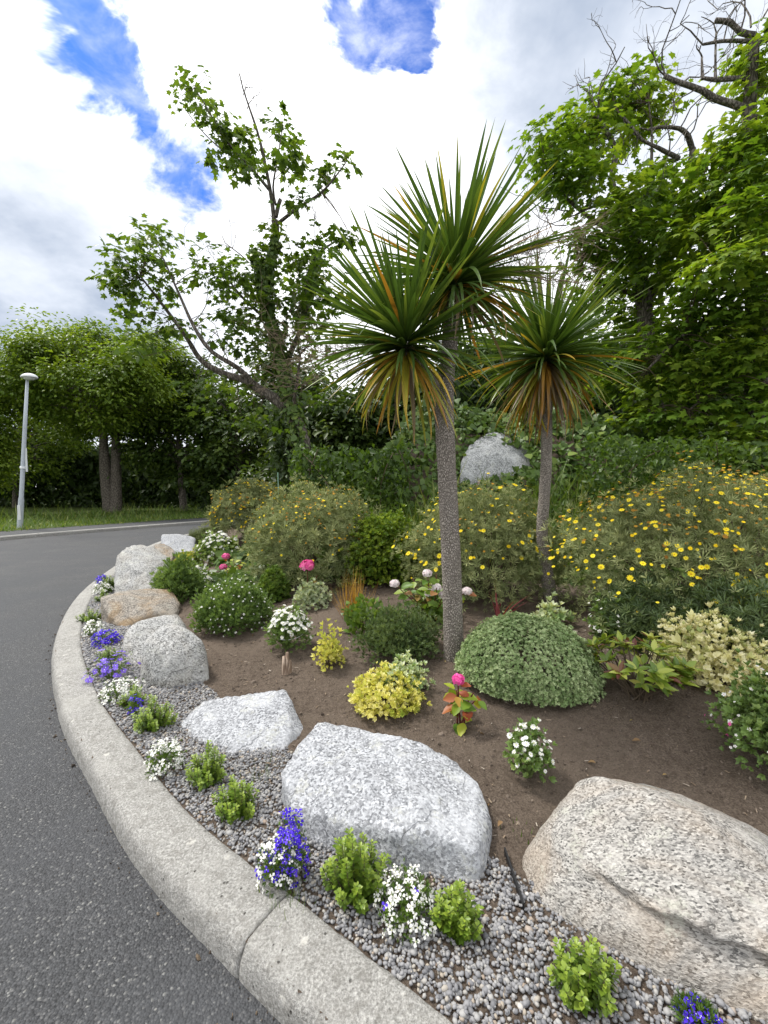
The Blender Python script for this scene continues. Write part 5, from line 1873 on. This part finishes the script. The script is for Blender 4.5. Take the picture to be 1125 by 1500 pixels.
def hydrangea(label, box_, heads, mt, nleaf, lsize, seed, headmat, headr, nst=7, zlo=.1):
    rs = np.random.RandomState(seed)
    b, r = fit(*box_, .6)
    root = thing('hydrangea', label, 'flowering plant', b)
    meshes = [leaf_object('leaf', 1, .68, M[mt], s_) for s_ in range(2)]
    st = Inst()
    tips = []
    for i in range(nst):
        uu = rdir(1, rs, .2)[0]
        e = b + np.array([uu[0] * r[0] * .75, uu[1] * r[1] * .75, r[2] * rs.uniform(.5, .92)])
        c = catmull([b + np.array([*rs.normal(0, .1, 2) * r[0], -.03]), (b + e) / 2 + np.array([0, 0, .06 * r[2]]), e], .03)
        V, F = tube(c, [.006, .0035], 5)
        st.addmesh(V, F)
        tips.append(c)
    for (x, y) in heads:
        e = D(x, y, b[1] - r[1] * .25)
        c = catmull([b + np.array([*rs.normal(0, .05, 2) * r[0], -.03]), (b + e) / 2, e], .03)
        V, F = tube(c, [.006, .004], 5)
        st.addmesh(V, F)
        tips.append(c)
        mophead(root, e, headr, headmat, rs)
    st.build('stems', M['redtwig'], root, kind='stuff')
    for i in range(nleaf):
        c = tips[rs.randint(len(tips))]
        p = c[int(len(c) * rs.uniform(zlo, .93))]
        a_ = rs.uniform(0, 2 * math.pi)
        t = np.array([math.cos(a_), math.sin(a_) - .25, rs.normal(.0, .35)])
        put_leaf(root, meshes[rs.randint(2)], p + t * .012, t, UP + np.array([0, -.45, 0]) + rs.normal(0, .25, 3), lsize * rs.uniform(.7, 1.15), rs)


hydrangea('young hydrangea with one bright pink bloom and yellow and red leaves, on open soil', (640, 706, 1000, 1076), [(671, 995)], 'hydleaf', 30, .085, 1, 'hotpink', .036, 4)
hydrangea('hydrangea with white and blush blooms behind the tall palm trunk', (572, 694, 842, 922), [(640, 861), (629, 869), (649, 872), (578, 855), (684, 866), (626, 840)], 'hydgreen', 190, .11, 2, 'blush', .045, 16)
hydrangea('single deep pink hydrangea bloom on a tall stem before the sage bush', (432, 470, 838, 884), [(450, 829)], 'hydgreen', 16, .08, 3, 'pink', .082, 2)
hydrangea('reddish-leaved hydrangea with small pink blooms near the white daisy clump', (325, 372, 818, 852), [(331, 815), (327, 831)], 'hydleaf', 70, .085, 4, 'pink', .055, 8)


def rhodo():
    rs = np.random.RandomState(44)
    b, r = fit(862, 1004, 940, 1046, .6)
    root = thing('shrub', 'glossy-leaved evergreen shrub with yellow-edged leaves between the dome and cream variegated shrub', 'shrub', b)
    me = [leaf_object('leaf', 1, .36, M['rhodo'], 7, False, .3, .25), leaf_object('leaf', 1, .42, M['rhodo'], 8, False, .4, .1)]
    st = Inst()
    for i in range(54):
        u = rdir(1, rs, .02)[0]
        f = rs.uniform(.6, 1.0)
        e = b + np.array([u[0] * r[0] * f, u[1] * r[1] * f, r[2] * (.42 + .58 * abs(u[2]) ** .6) * f + .02])
        c = catmull([b + np.array([*rs.normal(0, .04, 2), -.03]), (b + e) / 2 - np.array([0, 0, .02]), e], .04)
        V, F = tube(c, [.006, .003], 5)
        st.addmesh(V, F)
        d = nrm((c[-1] - c[-3])[None])[0] + UP * .5
        for k in range(7):
            a_ = k * 2.4 + rs.normal(0, .2)
            s1 = nrm(np.cross(d, [0.3, .2, 1.])[None])[0]
            s2 = nrm(np.cross(d, s1)[None])[0]
            t = nrm(d[None])[0] * rs.uniform(.25, .8) + s1 * math.cos(a_) + s2 * math.sin(a_)
            put_leaf(root, me[rs.randint(2)], e - nrm(d[None])[0] * .01 * rs.rand(), t, d + rs.normal(0, .15, 3), .082 * rs.uniform(.7, 1.15), rs)
    st.build('stems', M['twig'], root, kind='stuff')


rhodo()


def strappy(name, label, x, y, n, L_, w, mt, seed, spread=.6, cat='grass'):
    rs = np.random.RandomState(seed)
    g = G(x, y)
    root = thing(name, label, cat, g)
    tm = [t_blade(1.0, .25, 6), t_blade(1.0, .6, 6)]
    if mt == 'redleaf':
        for i in range(n):
            me = bpy.data.meshes.new('leaf')
            me.from_pydata((tm[0][0] * np.array([w, 1, 1])).tolist(), [], tm[0][1].tolist())
            me.materials.append(M[mt])
            t = np.array([rs.normal(0, spread), rs.normal(0, spread), 1])
            put_leaf(root, me, g + np.array([*rs.normal(0, .02, 2), -.02]), t, np.array([-t[0], -t[1] - .2, .1]), L_ * rs.uniform(.6, 1.1), rs)
        return
    ins = Inst()
    t = np.c_[rs.normal(0, spread, n), rs.normal(0, spread, n) - .1, np.ones(n)]
    pk = rs.rand(n) < .5
    pos = g + np.c_[rs.normal(0, .04, n), rs.normal(0, .04, n), np.full(n, -.02)]
    LL = L_ * rs.uniform(.6, 1.1, n)
    sc = np.c_[np.full(n, w), LL, LL]
    R = orient(t, np.c_[t[:, :2], np.full(n, .6)])
    rn = rs.rand(n)
    ins.add(tm[0], pos[pk], R[pk], sc[pk], rn[pk])
    ins.add(tm[1], pos[~pk], R[~pk], sc[~pk], rn[~pk])
    ins.build('blades', M[mt], root, kind='stuff')


strappy('bronze_grass', 'tuft of arching orange-bronze grass in front of the yellow-green shrub', 516, 905, 190, .42, .006, 'orange', 3, .75)
strappy('red_flax', 'small flax with dark red strap leaves at the back of the dome shrub', 732, 905, 11, .34, .055, 'redleaf', 4, .45, 'plant')
strappy('grass_tuft', 'small dry grass tuft growing out of the kerb joint', 418, 1328, 46, .085, .003, 'grass', 5, .9)
strappy('grass_tuft', 'wisp of grass between the angular boulder and the gravel', 378, 1142, 26, .10, .003, 'grass', 6, .7)
strappy('weed', 'little green weed between the flat-topped and the long streaked boulder', 764, 1228, 16, .06, .007, 'grass', 7, 1.0, 'weed')


def cane():
    b = G(410, 790)
    e = D(407, 692, b[1])
    V, F = tube([b - np.array([0, 0, .1]), (b + e) / 2, e], [.012, .011, .010], 6)
    o = mk('garden_cane', V, F, m_plain('green_cane', (.16, .28, .20), .5), loc=b)
    tag(o, 'thin green garden cane standing in the yellow daisy bush at the bend', 'cane')


cane()
V, F = box((0, 0, 0), (.006, .22, .03))
p_ = G(752, 1296)
ed = mk('edging_strip', V + p_ + np.array([0, 0, .012]), F, m_plain('black_plastic', (.015, .015, .016), .5), loc=p_, smooth=False)
tag(ed, 'short strip of black plastic edging between the flat-topped and the long streaked boulder', 'edging')


# ------------------------------------------------------------------ the row of small plants in the gravel
def box_plant(label, x0, x1, top, base, seed, n_st=13, group='small box plants set in the gravel', mt='box', lsize=.024):
    """young box: upright shoots closely set with small cupped leaves"""
    rs = np.random.RandomState(seed)
    b, r = fit(x0, x1, top, base, .55)
    r = r * np.array([1.12, 1.12, 1.0])
    n_st = int(n_st * 1.5)
    root = thing('box_plant', label, 'shrub', b, group)
    lf, st = Inst(), Inst()
    tm = t_oval(.62, .10, .10, .85)
    for i in range(n_st):
        a_ = i * 2.4 + rs.normal(0, .2)
        f = math.sqrt((i + .3) / n_st)
        hh = r[2] * (1.0 - .62 * f ** 1.4) * rs.uniform(.68, 1.0) * (1 if i else 1.02)
        e = b + np.array([math.cos(a_) * r[0] * f * .92, math.sin(a_) * r[1] * f * .8, hh])
        c = catmull([b + np.array([math.cos(a_) * r[0] * f * .2, math.sin(a_) * r[1] * f * .2, -.01]), b + np.array([math.cos(a_) * r[0] * f * .72, math.sin(a_) * r[1] * f * .6, hh * .45]), e], .006)
        V, F = tube(c[::4], [.0022, .0012], 4, cap=False)
        st.addmesh(V, F)
        k = np.arange(int(len(c) * .12), len(c))
        k = k[::2]
        for rep_ in range(4):
            p = c[k]
            d = nrm(np.gradient(c, axis=0))[k]
            ph = k * 1.57 + rep_ * 1.57 + rs.normal(0, .35, len(k))
            s1 = nrm(np.cross(d, np.array([.2, 1., .1])))
            s2 = np.cross(d, s1)
            o = s1 * np.cos(ph)[:, None] + s2 * np.sin(ph)[:, None]
            tt = d * .55 + o
            frac = (k - k[0]) / max(1, k[-1] - k[0])
            lf.add(tm, p + o * .002, orient(tt, d + rs.normal(0, .15, (len(k), 3))), lsize * (1.05 - .45 * frac ** 3) * np.exp(rs.normal(0, .15, len(k))), np.clip(.25 + .55 * frac + rs.normal(0, .14, len(k)), 0, 1))
    lf.build('leaves', M[mt], root, kind='stuff')
    st.build('stems', M['twig'], root, kind='stuff')


box_plant('tall bright green box plant against the front of the flat-topped boulder', 470, 576, 1205, 1338, 1, 17)
box_plant('box plant to one side of the white lobelia, before the flat-topped boulder corner', 630, 706, 1280, 1388, 2, 13)
box_plant('box plant on open gravel under the ledge of the long streaked boulder', 800, 908, 1366, 1496, 3, 15)
box_plant('box plant close to the angular grey boulder', 270, 337, 1086, 1162, 4, 12)
box_plant('box plant on the gravel between the angular boulder and the kerb', 310, 380, 1130, 1208, 5, 13)
box_plant('bushy box plant below the egg-shaped boulder', 192, 258, 1016, 1078, 6, 15)
box_plant('yellowish box plant between white flowers and the bushy box plant', 176, 214, 1004, 1040, 7, 9)
box_plant('box plant spreading in front of the brown blocky boulder', 114, 152, 886, 914, 8, 9, lsize=.026)
box_plant('low green box plant beside the violet bellflowers', 140, 176, 944, 972, 9, 8, lsize=.022)
box_plant('box plant at the foot of the tall pale boulder', 148, 172, 838, 868, 10, 8, lsize=.034)
box_plant('tiny box plant next to the white cushion by the brown boulder', 140, 160, 862, 884, 13, 6, lsize=.03)


def edge_flowers(label, box_, mt, fmats, nf, fs, seed, tm=T_LOB, nl=260, ls=.014, extra=(), lump=.3, name='bedding_plant'):
    plant(name, label, 'flowering plant', box_, T_FINE, 'boxdark', nl, ls, seed, lump, .2, .6, -.2, tone=(.1, .9), stems=6, stem_mat='greenstem', deep=.5, group='bedding flowers along the kerb',
          flowers=[('flowers', tm, fmats, nf, fs, -.1, 1.03)] + list(extra))


edge_flowers('tall deep blue lobelia against the corner of the flat-topped boulder', (400, 452, 1196, 1300), 'box', ('blue', 'white'), 190, .0105, 61)
edge_flowers('white lobelia mixed with blue at the kerb joint', (378, 440, 1232, 1306), 'box', ('white', 'whiteeye'), 95, .0105, 62, extra=[('blue_flowers', T_LOB, ('blue', 'white'), 24, .0105, -.1, 1.05)])
edge_flowers('white lobelia between two box plants before the flat-topped boulder', (550, 640, 1292, 1372), 'box', ('white', 'whiteeye'), 150, .011, 63, nl=420, extra=[('blue_flowers', T_LOB, ('blue', 'white'), 2, .011, .3, 1.1)])
edge_flowers('white lobelia alone on gravel beside the angular boulder', (216, 268, 1088, 1138), 'box', ('white', 'whiteeye'), 130, .0125, 64)
edge_flowers('white lobelia beside the yellowish box plant', (150, 202, 996, 1032), 'box', ('white', 'whiteeye'), 130, .014, 65)
edge_flowers('violet bellflowers with open cups by the kerb', (134, 192, 956, 1000), 'box', ('violet', 'white'), 46, .021, 66, tm=T_FIVE, lump=.5)
edge_flowers('deep blue lobelia cushion before the low grey stone', (136, 174, 924, 948), 'box', ('blue', 'white'), 120, .019, 67)
edge_flowers('white flower cushion beside the brown blocky boulder', (124, 152, 910, 934), 'box', ('white', 'whiteeye'), 70, .018, 68)
edge_flowers('small white flowers at the kerb beneath the tall pale boulder', (138, 164, 852, 872), 'box', ('white', 'whiteeye'), 50, .022, 69)
edge_flowers('small dark blue lobelia beneath the tall pale boulder', (142, 158, 842, 856), 'box', ('blue', 'white'), 40, .026, 70)
edge_flowers('few blue lobelia flowers beside the bushy box plant', (188, 206, 1018, 1050), 'box', ('blue', 'white'), 26, .012, 71, nl=80)
edge_flowers('blue lobelia on gravel at the foot of the long streaked boulder', (994, 1050, 1482, 1530), 'box', ('blue', 'white'), 60, .0105, 72)
